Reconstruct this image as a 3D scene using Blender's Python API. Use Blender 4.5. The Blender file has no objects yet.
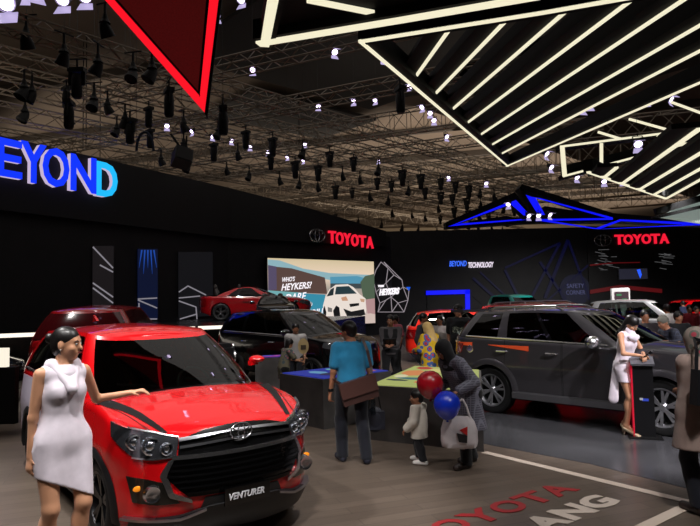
import bpy, math, random
import numpy as np
from mathutils import Vector, Matrix, Euler
random.seed(7); RNG = random.Random(11)
SC = bpy.context.scene; COL = SC.collection
R = math.radians

# ---------------------------------------------------------------- camera
FOC, CAMH, PITCH, ROLL = 612.0, 1.96, math.atan((300.6-263)/612.0), R(-1.17)
cR = Vector((1,0,0)); cD = Vector((0, math.cos(PITCH), math.sin(PITCH))); cU = Vector((0,-math.sin(PITCH), math.cos(PITCH)))
rX = cR*math.cos(ROLL)+cU*math.sin(ROLL); rY = cU*math.cos(ROLL)-cR*math.sin(ROLL)
cam = bpy.data.cameras.new('camera'); cam.sensor_width = 36; cam.lens = FOC/700*36; cam.clip_end = 300
cam_o = bpy.data.objects.new('camera', cam); COL.objects.link(cam_o)
cam_o.matrix_world = Matrix((( rX.x, rY.x, -cD.x, 0),( rX.y, rY.y, -cD.y, 0),( rX.z, rY.z, -cD.z, CAMH),(0,0,0,1)))
SC.camera = cam_o
def ray(px, py): return cD + rX*((px-350)/FOC) - rY*((py-263)/FOC)
def at(px, py, Y):                      # point seen at a pixel, at distance Y ahead
    d = ray(px, py); return Vector((0,0,CAMH)) + d*(Y/d.y)
def onz(px, py, z=0.0):                 # point seen at a pixel, at height z
    d = ray(px, py); return Vector((0,0,CAMH)) + d*((z-CAMH)/d.z)

# ---------------------------------------------------------------- exposure, world, lights
SC.view_settings.view_transform = 'Standard'; SC.view_settings.look = 'None'
SC.view_settings.exposure = 0.0; SC.view_settings.gamma = 1.0; SC.view_settings.use_curve_mapping = False
W = bpy.data.worlds.new('hall_air'); SC.world = W; W.use_nodes = True
W.node_tree.nodes['Background'].inputs[0].default_value = (0.55, 0.5, 0.48, 1)
W.node_tree.nodes['Background'].inputs[1].default_value = 0.02
def spot(loc, target, energy, size=60, rad=.12, col=(1,.97,.95), blend=.6):
    l = bpy.data.lights.new('stage_beam', 'SPOT'); l.energy = energy; l.spot_size = R(size); l.spot_blend = blend
    l.shadow_soft_size = rad; l.color = col
    o = bpy.data.objects.new('stage_beam', l); COL.objects.link(o); o.location = loc
    o.rotation_euler = (Vector(target)-Vector(loc)).to_track_quat('-Z','Y').to_euler(); return o
def area(loc, target, energy, sx, sy, col=(1,.95,.9)):
    l = bpy.data.lights.new('added_fill', 'AREA'); l.shape = 'RECTANGLE'; l.size = sx; l.size_y = sy; l.energy = energy; l.color = col
    o = bpy.data.objects.new('added_fill', l); COL.objects.link(o); o.location = loc
    o.rotation_euler = (Vector(target)-Vector(loc)).to_track_quat('-Z','Y').to_euler(); return o
# beams on the red car, its model and the stand floor
spot((-1.0,2.2,7.0), (-1.6,5.4,.8), 1350, 46, .1)
spot((-4.6,4.6,7.0), (-2.6,5.8,1.0), 1250, 50, .1)
spot((1.0,4.6,5.4), (-1.0,5.6,.6), 700, 56, .1)
spot((-5.6,9.0,7.0), (-4.0,7.6,.9), 1500, 44, .1)
spot((-3.2,1.6,6.0), (-2.6,4.7,1.2), 520, 36, .1)
# beams on the visitors and tables
spot((0.2,5.0,5.3), (0.6,8.2,.8), 420, 64, .15)
spot((3.2,7.0,5.0), (1.6,9.4,.8), 380, 66, .15)
spot((-2.0,9.0,7.0), (-.6,11.6,.8), 500, 60, .15)
# beams on the grey car and its stand
spot((5.4,4.9,4.6), (5.0,8.8,.9), 1500, 74, .1, (1,.95,1))
spot((3.6,12.6,4.9), (4.6,10.8,.9), 700, 70, .1)
spot((9.0,9.6,4.9), (7.0,8.8,.9), 1100, 66, .1, (1,.95,1))
spot((3.0,3.0,4.9), (3.0,6.4,0), 420, 76, .15)
spot((2.6,3.4,4.6), (3.2,5.6,1.0), 420, 50, .1)  # added spot to brighten the woman at the right edge
# beams on the cars and crowd farther back
spot((2.4,14.5,4.9), (3.4,18.5,.8), 1500, 56, .2)
spot((-5.0,11.0,7.0), (-5.0,13.0,.9), 500, 60, .15)
spot((-7.0,9.0,7.0), (-6.6,12.2,.9), 500, 50, .15)
spot((-3.5,18.5,7.4), (-3.6,22.0,1.6), 1100, 60, .15)
spot((-1.0,10.5,7.0), (-1.6,14.6,.9), 700, 50, .12)
spot((8.0,15.0,4.9), (8.4,17.0,.8), 1300, 80, .2)
spot((14.0,20.0,6.9), (13.0,25.0,1), 4200, 90, .2)
# added area lights without fixtures: washes on the roof, one weak fill downwards
area((14.0,58.0,7.0), (12.0,60.0,12.4), 5200, 50, 24, (1,.86,.72))
area((-16.0,38.0,8.2), (-14.0,40.0,12.4), 650, 24, 12, (1,.86,.72))
area((0,22,10.8), (0,22,0), 500, 24, 20, (1,.93,.88))
area((-15.0,17.0,8.6), (-14.0,18.0,12.4), 130, 14, 10, (1,.86,.72))
area((4.0,24.0,8.8), (4.0,25.0,12.4), 60, 10, 8, (1,.86,.72))

# ---------------------------------------------------------------- materials
def lin(c): return tuple((x/255/12.92 if x/255 <= .04045 else ((x/255+.055)/1.055)**2.4) for x in c)
MATS = {}
def mat(name, rgb=(128,128,128), rough=.5, metal=0, emis=None, es=1, coat=0, spec=.5, noise=None, alpha=1, sheen=0):
    if name in MATS: return MATS[name]
    m = bpy.data.materials.new(name); m.use_nodes = True; nt = m.node_tree; b = nt.nodes['Principled BSDF']
    c = (*lin(rgb), 1); b.inputs['Base Color'].default_value = c
    b.inputs['Roughness'].default_value = rough; b.inputs['Metallic'].default_value = metal
    b.inputs['Coat Weight'].default_value = coat; b.inputs['Coat Roughness'].default_value = .03
    b.inputs['Specular IOR Level'].default_value = spec
    if sheen: b.inputs['Sheen Weight'].default_value = sheen
    if emis: b.inputs['Emission Color'].default_value = (*lin(emis),1); b.inputs['Emission Strength'].default_value = es
    if noise:                            # (scale, amount, bump): blotchy colour of the material itself
        s, a, bp = noise
        tc = nt.nodes.new('ShaderNodeTexCoord'); n = nt.nodes.new('ShaderNodeTexNoise'); n.inputs['Scale'].default_value = s; n.inputs['Detail'].default_value = 5
        nt.links.new(tc.outputs['Object'], n.inputs['Vector'])
        r = nt.nodes.new('ShaderNodeValToRGB'); r.color_ramp.elements[0].position = .3; r.color_ramp.elements[1].position = .7
        r.color_ramp.elements[0].color = (*[x*(1-a) for x in c[:3]],1); r.color_ramp.elements[1].color = (*[min(1,x*(1+a)) for x in c[:3]],1)
        nt.links.new(n.outputs['Fac'], r.inputs['Fac']); nt.links.new(r.outputs['Color'], b.inputs['Base Color'])
        if bp:
            q = nt.nodes.new('ShaderNodeBump'); q.inputs['Strength'].default_value = bp; q.inputs['Distance'].default_value = .01
            nt.links.new(n.outputs['Fac'], q.inputs['Height']); nt.links.new(q.outputs['Normal'], b.inputs['Normal'])
    MATS[name] = m; return m
def glass(name, tint=(60,70,68), ref=1.5, rough=.0):
    if name in MATS: return MATS[name]
    m = bpy.data.materials.new(name); m.use_nodes = True; nt = m.node_tree; nt.nodes.clear()
    o = nt.nodes.new('ShaderNodeOutputMaterial'); mx = nt.nodes.new('ShaderNodeMixShader'); fr = nt.nodes.new('ShaderNodeFresnel')
    t = nt.nodes.new('ShaderNodeBsdfTransparent'); g = nt.nodes.new('ShaderNodeBsdfGlossy')
    t.inputs[0].default_value = (*lin(tint),1); g.inputs['Roughness'].default_value = rough; fr.inputs['IOR'].default_value = ref
    nt.links.new(fr.outputs[0], mx.inputs[0]); nt.links.new(t.outputs[0], mx.inputs[1]); nt.links.new(g.outputs[0], mx.inputs[2]); nt.links.new(mx.outputs[0], o.inputs[0])
    MATS[name] = m; return m
def emit(name, rgb, s): return mat(name, (8,8,8), .6, emis=rgb, es=s)

BLACK = mat('black_metal', (12,12,13), .6, .1, spec=.3); MATTE = mat('matt_black_panel', (34,33,36), .55, spec=.3, noise=(1.5,.15,0))
TRUSSM = mat('truss_alloy', (128,116,100), .5, .2)
WHITE_E = emit('white_glow', (255,247,214), .92); LENS = emit('lens_glow', (236,214,255), 6.5); FLAP = emit('lamplight_on_flap', (205,190,240), .75)
BLUE_E = emit('blue_glow', (12,20,255), 1.0); RED_E = emit('red_glow', (255,22,40), 1.0)
CHROME = mat('chrome', (225,225,228), .27, 1); RUBBER = mat('tyre_rubber', (17,17,18), .6)

# ---------------------------------------------------------------- mesh helpers
class MB:
    def __init__(s): s.v=[]; s.f=[]; s.m=[]
    def add(s, vs, fs, mi=0):
        n=len(s.v); s.v += [tuple(p) for p in vs]; s.f += [tuple(i+n for i in f) for f in fs]; s.m += [mi]*len(fs); return s
    def box(s, c, d, rz=0, mi=0, M=None):
        x,y,z=(q/2 for q in d); vs=[Vector((a*x,b*y,e*z)) for a in(-1,1) for b in(-1,1) for e in(-1,1)]
        if rz: rm=Matrix.Rotation(rz,3,'Z'); vs=[rm@p for p in vs]
        if M is not None: vs=[M@p for p in vs]
        c=Vector(c); vs=[p+c for p in vs]
        return s.add(vs, [(0,1,3,2),(4,6,7,5),(0,4,5,1),(2,3,7,6),(0,2,6,4),(1,5,7,3)], mi)
    def cyl(s, a, b, r0, r1=None, n=8, mi=0, caps=True):
        a=Vector(a); b=Vector(b); r1=r0 if r1 is None else r1; d=(b-a).normalized()
        u=d.orthogonal().normalized(); w=d.cross(u); vs=[]
        for p,r in((a,r0),(b,r1)):
            for i in range(n):
                t=2*math.pi*i/n; vs.append(p+(u*math.cos(t)+w*math.sin(t))*r)
        fs=[(i,(i+1)%n,n+(i+1)%n,n+i) for i in range(n)]
        if caps: fs += [tuple(range(n-1,-1,-1)), tuple(range(n,2*n))]
        return s.add(vs, fs, mi)
    def tube(s, pts, r, n=6, mi=0):
        for a,b in zip(pts[:-1],pts[1:]): s.cyl(a,b,r,r,n,mi)
        return s
    def lathe(s, prof, c=(0,0,0), axis='Z', n=24, mi=0, M=None):   # prof: (radius, along)
        vs=[]
        for r,h in prof:
            for i in range(n):
                t=2*math.pi*i/n; a,b=r*math.cos(t),r*math.sin(t)
                p=Vector({'Z':(a,b,h),'Y':(a,h,b),'X':(h,a,b)}[axis])
                if M is not None: p=M@p
                vs.append(p+Vector(c))
        fs=[(j*n+i,j*n+(i+1)%n,(j+1)*n+(i+1)%n,(j+1)*n+i) for j in range(len(prof)-1) for i in range(n)]
        return s.add(vs, fs, mi)
    def prism(s, poly, d, mi=0):           # 3D polygon pushed along vector d
        n=len(poly); d=Vector(d); vs=[Vector(p) for p in poly]; vs += [p+d for p in vs]
        fs=[tuple(range(n-1,-1,-1)), tuple(range(n,2*n))]+[(i,(i+1)%n,n+(i+1)%n,n+i) for i in range(n)]
        return s.add(vs, fs, mi)
    def bar(s, a, b, w, h, up=(0,0,1), mi=0):   # rectangular bar between two points
        a=Vector(a); b=Vector(b); d=(b-a).normalized(); x=d.cross(Vector(up)).normalized(); z=x.cross(d)
        o=[x*(i*w/2)+z*(j*h/2) for i,j in((-1,-1),(1,-1),(1,1),(-1,1))]
        return s.add([a+q for q in o]+[b+q for q in o], [(0,1,2,3),(7,6,5,4),(0,4,5,1),(1,5,6,2),(2,6,7,3),(3,7,4,0)], mi)
    def ball(s, c, r, n=12, mi=0, M=None):
        r=r if hasattr(r,'__len__') else (r,r,r); prof=[(math.sin(math.pi*j/n),-math.cos(math.pi*j/n)) for j in range(n+1)]
        S=Matrix.Diagonal(Vector(r)); S=S if M is None else M@S
        return s.lathe(prof, c, 'Z', n*2, mi, S)
    def grid(s, P, mi=0, close=False):    # P[i][j] points
        a,b=len(P),len(P[0]); s.add([p for row in P for p in row], [(i*b+j,i*b+(j+1)%b,(i+1)*b+(j+1)%b,(i+1)*b+j) for i in range(a-1) for j in range(b if close else b-1)], mi); return s
    def build(s, name, mats, parent=None, smooth=False, sharp=40):
        me=bpy.data.meshes.new(name); me.from_pydata([tuple(p) for p in s.v], [], s.f)
        for m in (mats if isinstance(mats,(list,tuple)) else [mats]): me.materials.append(m)
        me.polygons.foreach_set('material_index', s.m)
        if smooth: me.polygons.foreach_set('use_smooth',[True]*len(s.f))
        me.update()
        if smooth and sharp<180:
            try: me.set_sharp_from_angle(angle=R(sharp))
            except Exception: pass
        return link(name, me, parent)
def link(name, me, parent=None):
    o=bpy.data.objects.new(name, me); COL.objects.link(o)
    if parent is not None: o.parent=parent
    return o
def tag(o, label=None, cat=None, group=None, kind=None):
    if label: o['label']=label
    if cat: o['category']=cat
    if group: o['group']=group
    if kind: o['kind']=kind
    return o
def thing(name, label, cat, loc=(0,0,0), rz=0, group=None):
    o=bpy.data.objects.new(name,None); COL.objects.link(o); o.location=loc; o.rotation_euler=(0,0,rz); o.empty_display_size=.2
    return tag(o,label,cat,group)
def struct(o): o['kind']='structure'; return o
def copy_tree(o, parent=None):
    c=o.copy(); COL.objects.link(c); c.parent=parent
    for ch in [q for q in TREE[o.name]]: copy_tree2(ch,c)
    return c
def copy_tree2(o,p):
    c=o.copy(); COL.objects.link(c); c.parent=p
    for ch in list(o.children): copy_tree2(ch,c)
def dup(root, loc, rot=None, scale=None, label=None, group=None):
    kids=list(root.children); r=root.copy(); COL.objects.link(r); r.location=loc
    if rot is not None: r.rotation_euler=rot
    if scale: r.scale=(scale,)*3
    for k in kids: copy_tree2(k,r)
    if label: r['label']=label
    if group: r['group']=group
    return r
def text_mesh(txt, size, ext=.02, off=0.0, sx=1, shear=0, align='CENTER', bev=0):
    c=bpy.data.curves.new('t','FONT'); c.body=txt; c.size=size; c.extrude=ext; c.offset=off; c.align_x=align; c.align_y='CENTER'; c.shear=shear; c.bevel_depth=bev
    c.resolution_u=3
    o=bpy.data.objects.new('t',c); COL.objects.link(o); bpy.context.view_layer.update()
    dg=bpy.context.evaluated_depsgraph_get(); me=bpy.data.meshes.new_from_object(o.evaluated_get(dg)); bpy.data.objects.remove(o)
    if sx!=1:
        for v in me.vertices: v.co.x*=sx
    me.materials.clear(); return me
def frame3(o, x, z):                    # orient: local X along x, local Y up along z
    x=Vector(x).normalized(); z=Vector(z).normalized(); n=x.cross(z)
    return Matrix(((x.x,z.x,n.x,o[0]),(x.y,z.y,n.y,o[1]),(x.z,z.z,n.z,o[2]),(0,0,0,1)))
def text(name, txt, size, m, mw, parent=None, **k):
    me=text_mesh(txt,size,**k)
    me.name=name; me.materials.append(m)
    me.transform(mw); return link(name, me, parent)
def ring_ell(mb, c, rx, ry, tr, ex, ey, n=28, mi=0, flat=1.0):
    ex=Vector(ex); ey=Vector(ey); N=ex.cross(ey); P=[]
    for i in range(n+1):
        t=2*math.pi*i/n; cc=Vector(c)+ex*(rx*math.cos(t))+ey*(ry*math.sin(t)); o=(ex*(math.cos(t)/rx)+ey*(math.sin(t)/ry)).normalized()
        P.append([cc+o*(tr*math.cos(a))+N*(tr*flat*math.sin(a)) for a in [2*math.pi*j/6 for j in range(6)]])
    mb.grid(P, mi, True)
def emblem(mb, c, w, ex, ey, mi=0):     # oval badge of three interlocking rings
    h=w*.68; t=w*.035
    ring_ell(mb,c,w/2,h/2,t,ex,ey,mi=mi)
    ring_ell(mb,Vector(c)+Vector(ey)*(h*.0),w*.15,h*.46,t*.8,ex,ey,mi=mi)
    ring_ell(mb,Vector(c)+Vector(ey)*(h*.24),w*.37,h*.2,t*.8,ex,ey,mi=mi)
# ---------------------------------------------------------------- setting
def onplane(px,py,P,N):
    d=ray(px,py); o=Vector((0,0,CAMH)); return o+d*((Vector(P)-o).dot(N)/d.dot(N))
def plank_mat():
    m=mat('brown_laminate',(88,76,67),.32); nt=m.node_tree; b=nt.nodes['Principled BSDF']
    tc=nt.nodes.new('ShaderNodeTexCoord'); mp=nt.nodes.new('ShaderNodeMapping'); mp.inputs['Rotation'].default_value=(0,0,R(-20)); nt.links.new(tc.outputs['Object'],mp.inputs[0])
    br=nt.nodes.new('ShaderNodeTexBrick'); br.inputs['Scale'].default_value=1; br.inputs['Brick Width'].default_value=1.3; br.inputs['Row Height'].default_value=.16
    br.inputs['Mortar Size'].default_value=.003; br.inputs['Color1'].default_value=(*lin((96,84,74)),1); br.inputs['Color2'].default_value=(*lin((84,73,64)),1); br.inputs['Mortar'].default_value=(*lin((50,44,40)),1)
    nt.links.new(mp.outputs[0],br.inputs['Vector'])
    m2=nt.nodes.new('ShaderNodeMapping'); m2.inputs['Scale'].default_value=(1,14,1); nt.links.new(mp.outputs[0],m2.inputs[0])
    n=nt.nodes.new('ShaderNodeTexNoise'); n.inputs['Scale'].default_value=2.5; n.inputs['Detail'].default_value=6; nt.links.new(m2.outputs[0],n.inputs['Vector'])
    mx=nt.nodes.new('ShaderNodeMixRGB'); mx.blend_type='MULTIPLY'; mx.inputs[0].default_value=.55; nt.links.new(br.outputs['Color'],mx.inputs[1]); nt.links.new(n.outputs['Fac'],mx.inputs[2])
    g=nt.nodes.new('ShaderNodeMixRGB'); g.blend_type='ADD'; g.inputs[0].default_value=.35; nt.links.new(mx.outputs[0],g.inputs[1]); nt.links.new(br.outputs['Color'],g.inputs[2])
    nt.links.new(g.outputs[0],b.inputs['Base Color']); return m
struct(MB().box((0,38,-.1),(110,110,.2)).build('floor',plank_mat()))
SLAB=mat('grey_stand_floor',(66,66,69),.22,noise=(.9,.22,0))
def flat(name,pts,z,m,t=.004):
    return MB().prism([(p[0],p[1],z) for p in pts],(0,0,t)).build(name,m)
b0,b1,b2=onz(484,444),onz(590,464),onz(700,492)
ext=b2+(b2-b1)*3
struct(flat('floor',[b0,b1,b2,ext,(26,12,0),(26,34,0),(2.4,34,0),(1.9,14,0)],0,SLAB))
l0,l1=onz(30,407),onz(-60,452)
struct(flat('floor',[l0,l1,(-14,5,0),(-14,22,0),(-5.8,22,0)],0,mat('pale_stand_floor',(120,112,102),.3,noise=(1.2,.15,0))))
LINE=mat('white_floor_tape',(200,184,170),.5)
def tape(a,b,w,z=.005):
    a=Vector((a.x,a.y,0)); b=Vector((b.x,b.y,0)); n=(b-a).cross(Vector((0,0,1))).normalized()*w/2
    return [a-n,b-n,b+n,a+n]
c0,c1,c2=onz(484,452.5),onz(688,502),onz(600,548)
ln=MB(); 
for q in (tape(c0,c1,.11),tape(c1+(c1-c0).normalized()*.05,c2,.11)): ln.prism([(p.x,p.y,.004) for p in q],(0,0,.003))
struct(ln.build('trim_1',LINE))

WDA=Vector((.556,1,0)).normalized(); A0=Vector((-10.98,19.2,0)); A1=A0+WDA*(9.47*1.144)
WDB=Vector((1.183,1,0)).normalized(); A2=A1+WDB*(6.53*1.549+.5)
NA=Vector((WDA.y,-WDA.x,0)); NB=Vector((WDB.y,-WDB.x,0))
As=A0-WDA*16
def wallseg(a,b,z0,z1,t,N,name,m):
    a=Vector(a); b=Vector(b); mb=MB(); mb.prism([(a.x,a.y,z0),(b.x,b.y,z0),(b.x,b.y,z1),(a.x,a.y,z1)],Vector(N)*-t); return struct(mb.build(name,m))
wallseg(As,A1,0,5.6,.3,NA,'wall_left',MATTE)
wallseg(A1,A2,0,5.6,.3,NB,'wall_left',MATTE)
# the deep black fascia that carries the signs
wallseg(As+NA*.25,A1+NA*.25+WDA*.1,5.0,7.35,.55,NA,'wall_left_fascia',mat('fascia_black',(27,26,28),.6,spec=.3))
_p=[A1+NB*.25,onplane(305,207,A1+NB*.25,NB),onplane(386,231,A1+NB*.25,NB)]; _q=[Vector((p.x,p.y,0)) for p in _p]
struct(MB().prism([_q[0]+Vector((0,0,5)),_q[2]+Vector((0,0,5)),_p[2],_p[1],_q[0]+Vector((0,0,7.35))],NB*-.55).build('wall_left_fascia',MATS['fascia_black']))
wallseg((A2.x-.2,37.3,0),(30,37.3,0),0,6.15,.3,(0,-1,0),'wall_back',MATTE)
wallseg((20.9,89,0),(62,89,0),0,12.5,.4,(0,-1,0),'wall_far',mat('hall_wall_beige',(176,158,132),.8))
wallseg((-60,90,0),(20.9,90,0),0,12.5,.4,(0,-1,0),'wall_far',MATS['hall_wall_beige'])
wb=MB(); 
for px in (675,686,697): p=onplane(px,250,(0,88.8,0),Vector((0,1,0))); wb.box((p.x,88.8,6),(.5,.5,12))
struct(wb.build('trim_2',MATS['hall_wall_beige']))
bd=MB(); p0=onplane(683,271,(0,80,0),Vector((0,1,0))); bd.box((p0.x+8,80.5,p0.z/2),(16,1,p0.z)); struct(bd.build('wall_right',mat('brown_partition',(74,52,40),.6)))
wn=MB(); pw=onplane(698,287,(0,79.9,0),Vector((0,1,0))); pv=onplane(693,296.5,(0,79.9,0),Vector((0,1,0)))
wn.prism([(pv.x,79.9,pv.z),(pv.x+3,79.9,pv.z),(pv.x+3,79.9,pw.z),(pv.x,79.9,pw.z)],(0,.05,0)); struct(wn.build('window_1',emit('daylit_pane',(235,245,255),1.6)))

ROOFM=mat('roof_sheet',(112,98,84),.85,noise=(.12,.12,0)); DARKROOF=mat('dark_acoustic_net',(50,48,46),.9)
struct(MB().box((0,40,12.6),(130,104,.2)).build('ceiling',ROOFM))
dk=MB()
for c,s in (((1.5,23,12.0),(11,13,.15)),((-3,33,12.1),(8,5,.15)),((12,24,12.0),(8,16,.15)),((-16,13,12.0),(7,8,.15))): dk.box(c,s,rz=R(42))
struct(dk.build('ceiling_panel',DARKROOF))
pl=MB()
for i in range(9): a=Vector((-50,24+i*7.5,12.3)); pl.bar(a,a+Vector((110,-34,0)),.25,.35)
struct(pl.build('trim_3',mat('roof_beam',(70,62,54),.8)))

# ---------------------------------------------------------------- trusses
def truss(p0,p1,w=.4,h=.4,bay=.5,r=.026,label='',group=None,m=TRUSSM):
    p0=Vector(p0);p1=Vector(p1);L=(p1-p0).length;d=(p1-p0)/L;s=d.cross(Vector((0,0,1))).normalized();mb=MB();n=max(2,int(L/bay))
    O=[s*(i*w/2)+Vector((0,0,j*h/2)) for i,j in((-1,-1),(1,-1),(1,1),(-1,1))]
    for o in O: mb.cyl(p0+o-p0,p1+o-p0,r,r,5)
    for k in range(n):
        a=d*(L*k/n);b=d*(L*(k+1)/n)
        for q in range(4):
            o1,o2=O[q],O[(q+1)%4]
            mb.cyl(a+(o1 if k%2 else o2),b+(o2 if k%2 else o1),r*.55,r*.55,3,caps=False)
            if h>.6 or q%2==0: mb.cyl(a+o1,a+o2,r*.55,r*.55,3,caps=False)
    o=mb.build('roof_truss',m); o.location=p0; return tag(o,label,'truss',group)
DA=Vector((.665,.747,0)); DB=Vector((-.898,.44,0)); HT=8.0
def AL(Y0,a,b,z=HT,**k): return truss(Vector((0,Y0,z))+DA*a,Vector((0,Y0,z))+DA*b,**k)
def BL(Y0,a,b,z=HT,**k): return truss(Vector((0,Y0,z))-DB*a,Vector((0,Y0,z))-DB*b,**k)
AL(20.7,-16,16,label='nearest long lattice truss running from upper left down to the right',bay=.45)
AL(23.7,-26,16,label='second long lattice truss, hung with dark lamps behind the nearest one')
AL(26.7,-30,18,label='third long lattice truss, with the row of small lit lamps below it')
AL(30.5,-34,20,h=.5,w=.5,bay=.6,label='fourth lattice truss, seen over the black fascia at the left')
AL(35.0,-38,22,h=.5,w=.5,bay=.6,label='fifth lattice truss, low over the large left wall')
AL(41.0,-30,24,h=.6,w=.5,bay=.7,label='far lattice truss running towards the blue peaked canopy')
BL(13.9,-9,2.2,label='near lattice truss climbing right, ending under the corner of the white-edged panel')
BL(17.6,-14,5,label='lattice truss crossing behind the single hanging lamps at the top middle')
BL(21.5,-16,6,h=.75,bay=.6,label='deep lattice truss with tall bays at the upper left, behind the hanging lamps')
BL(25.5,-20,10,label='lattice truss crossing above the blue lettered sign')
BL(31.0,-22,16,h=.9,bay=.8,w=.5,label='deep lattice truss crossing low behind the hanging loudspeaker')
BL(37.0,-24,22,h=.6,bay=.8,w=.5,label='lattice truss crossing low over the wall above the big screen')
for i,(Y0,z) in enumerate(((46,10.8),(54,11),(63,11),(73,11.2))):
    BL(Y0,-40,40,z,h=1.3,w=.6,bay=1.3,r=.05,label=['nearest','second','third','farthest'][i]+' of the deep roof girders far back under the pale ceiling')
truss((6.6,19.5,7.2),(13.5,17.2,7.2),h=.6,w=.4,bay=.5,label='lattice truss between the two white-edged canopies at the right')
truss((7.6,26.5,7.0),(17,24.5,7.0),h=.8,w=.5,bay=.6,label='lattice truss just above the blue peaked canopy, right side')
truss((8,34,7.6),(19,33,7.6),h=.8,w=.5,bay=.6,label='low lattice truss behind the small white-edged frame')
for px,y0,y1,Y in ((100,30,168,27),(86,20,150,23),(83,20,150,23.4),(300,150,188,30)):
    a=at(px,y1,Y); mb=MB().cyl((0,0,0),(0,0,12.4-a.z),.02,.02,5); o=mb.build('drop_cable',BLACK); o.location=a; tag(o,['longest thin dark cable, hanging down behind the red pennant edge','right one of the two thin cables above the letter N','left one of the two thin cables above the letter N','thin dark cable above the red lettered sign near the big screen'][[100,86,83,300].index(px)],'cable','thin cables hanging from the roof')

# ---------------------------------------------------------------- stage lights
def lens_dir(tilt,yaw): return Matrix.Rotation(yaw,3,'Z')@Matrix.Rotation(tilt,3,'X')
def stage_light(lit=True):
    t=thing('stage_light','x','stage light')
    y=MB(); y.cyl((0,0,0),(0,0,.1),.02,.02,6); y.bar((-.16,0,0),(.16,0,0),.04,.02); y.bar((-.16,0,0),(-.16,0,-.24),.04,.015,(0,1,0)); y.bar((.16,0,0),(.16,0,-.24),.04,.015,(0,1,0)); y.build('yoke',BLACK,t)
    M=Matrix.Rotation(R(-50),3,'X'); C=Vector((0,0,-.22))
    MB().lathe([(.0,.17),(.09,.16),(.13,.06),(.14,-.14),(.15,-.16)],C,'Z',14,M=M).build('housing',BLACK,t,True)
    MB().lathe([(.0,-.15),(.135,-.145)],C,'Z',14,M=M).build('lens',LENS if lit else mat('dark_lens',(30,30,36),.1),t)
    f=MB().lathe([(.14,-.15),(.152,-.15),(.152,-.18),(.14,-.18)],C,'Z',14,M=M)
    for a in (0,2):
        Q=M@Matrix.Rotation(a*math.pi/2,3,'Z'); pts=[Q@Vector(p)+C for p in ((-.14,.15,-.16),(.14,.15,-.16),(.19,.24,-.36),(-.19,.24,-.36))]
        f.prism(pts,Q@Vector((0,.006,0)))
    f.build('barn_door',FLAP if lit else BLACK,t); return t  # flaps of lit lamps glow by themselves, in place of lamplight on them
def moving_head():
    t=thing('moving_head_light','x','stage light')
    MB().cyl((0,0,0),(0,0,.25),.025,.025,6).box((0,0,.25),(.47,.03,.025)).build('clamp',BLACK,t)
    y=MB(); y.box((0,0,-.02),(.38,.2,.1)); y.bar((-.15,0,-.05),(-.15,0,-.38),.09,.05,(0,1,0)); y.bar((.15,0,-.05),(.15,0,-.38),.09,.05,(0,1,0)); y.build('yoke',BLACK,t)
    MB().lathe([(0,.02),(.1,0),(.125,-.12),(.12,-.5),(.09,-.56),(0,-.56)],(0,0,-.12),'Z',12).build('head',BLACK,t,True); return t
def par_can():
    t=thing('par_can_light','x','stage light')
    MB().cyl((0,0,-.05),(0,0,.25),.03,.03,6).box((0,0,.25),(.47,.03,.025)).lathe([(.0,.02),(.04,0),(.07,-.12),(.12,-.2)],(0,0,0),'Z',10).build('mount',BLACK,t)
    M=Matrix.Rotation(R(30),3,'X')
    MB().lathe([(0,.12),(.08,.1),(.12,0),(.16,-.2),(.15,-.2),(0,-.1)],(0,0,-.3),'Z',12,M=M).build('can',BLACK,t,True); return t
P_LIT=stage_light(True); P_MH=moving_head(); P_PAR=par_can()
ROWS={'a':('lit stage lights at the top left corner','lit lamps at the top left corner'),
'b':('single lit stage lights high in the middle','single lit lamps high in the middle'),
'c':('small lit stage lights below the red pennant tip','line of small lit lamps'),
'd':('lit stage lights beside the slatted canopy edge','lit lamps beside the slatted canopy edge'),
'e':('lit stage lights in front of the slatted canopy','lit lamps in front of the slatted canopy'),
'f':('lit stage lights above the blue peaked canopy','lit lamps by the small white frame'),
'g':('lit stage lights under the blue peaked canopy','three lamps under the blue canopy')}
LIT=[(10,4,8.6,'a'),(24,-2,9.4,'a'),(37,-3,10.4,'a'),(65,6,9.2,'a'),(87,3,9.9,'a'),(243,9,10,'b'),(253,76,16,'b'),(334,59,14,'b'),(383,65,14,'b'),(217,24,12,'b'),(348,24,11,'b'),
(318,111,19,'b'),(354,106,19,'b'),(376,105,19,'b'),(410,92,18,'d'),(423,112,19,'d'),(434,125,20,'d'),(446,141,21,'d'),(430,118,19.5,'d'),(305,148,24,'c'),
(167,131,19,'c'),(193,136,20,'c'),(212,141,21,'c'),(231,145,22,'c'),(250,151,23,'c'),(268,156,24,'c'),(288,160.5,25,'c'),(304,164,26,'c'),(379,164,26,'c'),
(539,124,13,'e'),(582,115,13,'e'),(590,111,14.6,'e'),(646,107,13,'e'),(669,106,14,'e'),(638,150,13,'f'),(523,141,18,'d'),(545,158,18,'f'),(550,171,20,'f'),(576,181,21,'f'),(623,184,21,'f'),(604,185,22,'f'),
(486,187,25,'d'),(449,181,27,'c'),(509,210,17.8,'g'),(528,221.5,17.5,'g'),(538.5,221.5,17.5,'g'),(549,220.5,17.5,'g')]
first=True
ORD=['leftmost','second','third','fourth','fifth','sixth','seventh','eighth','ninth','tenth','eleventh','twelfth','thirteenth','fourteenth','fifteenth','sixteenth','seventeenth','eighteenth','nineteenth','twentieth','twenty first','twenty second','twenty third','twenty fourth','twenty fifth']
def ordn(i): return ORD[i] if i==0 else ORD[i]+' from the left'
RODM=mat('thin_steel_rod',(40,38,36),.5)
def rod(o,z=12.5):
    a=MB().cyl((0,0,0),(0,0,(z-o.location.z)/o.scale.z),.006,.006,4).build('hanging_rod',RODM,o)
LIT.sort(key=lambda q:(q[3],q[0]))
last=''
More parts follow.
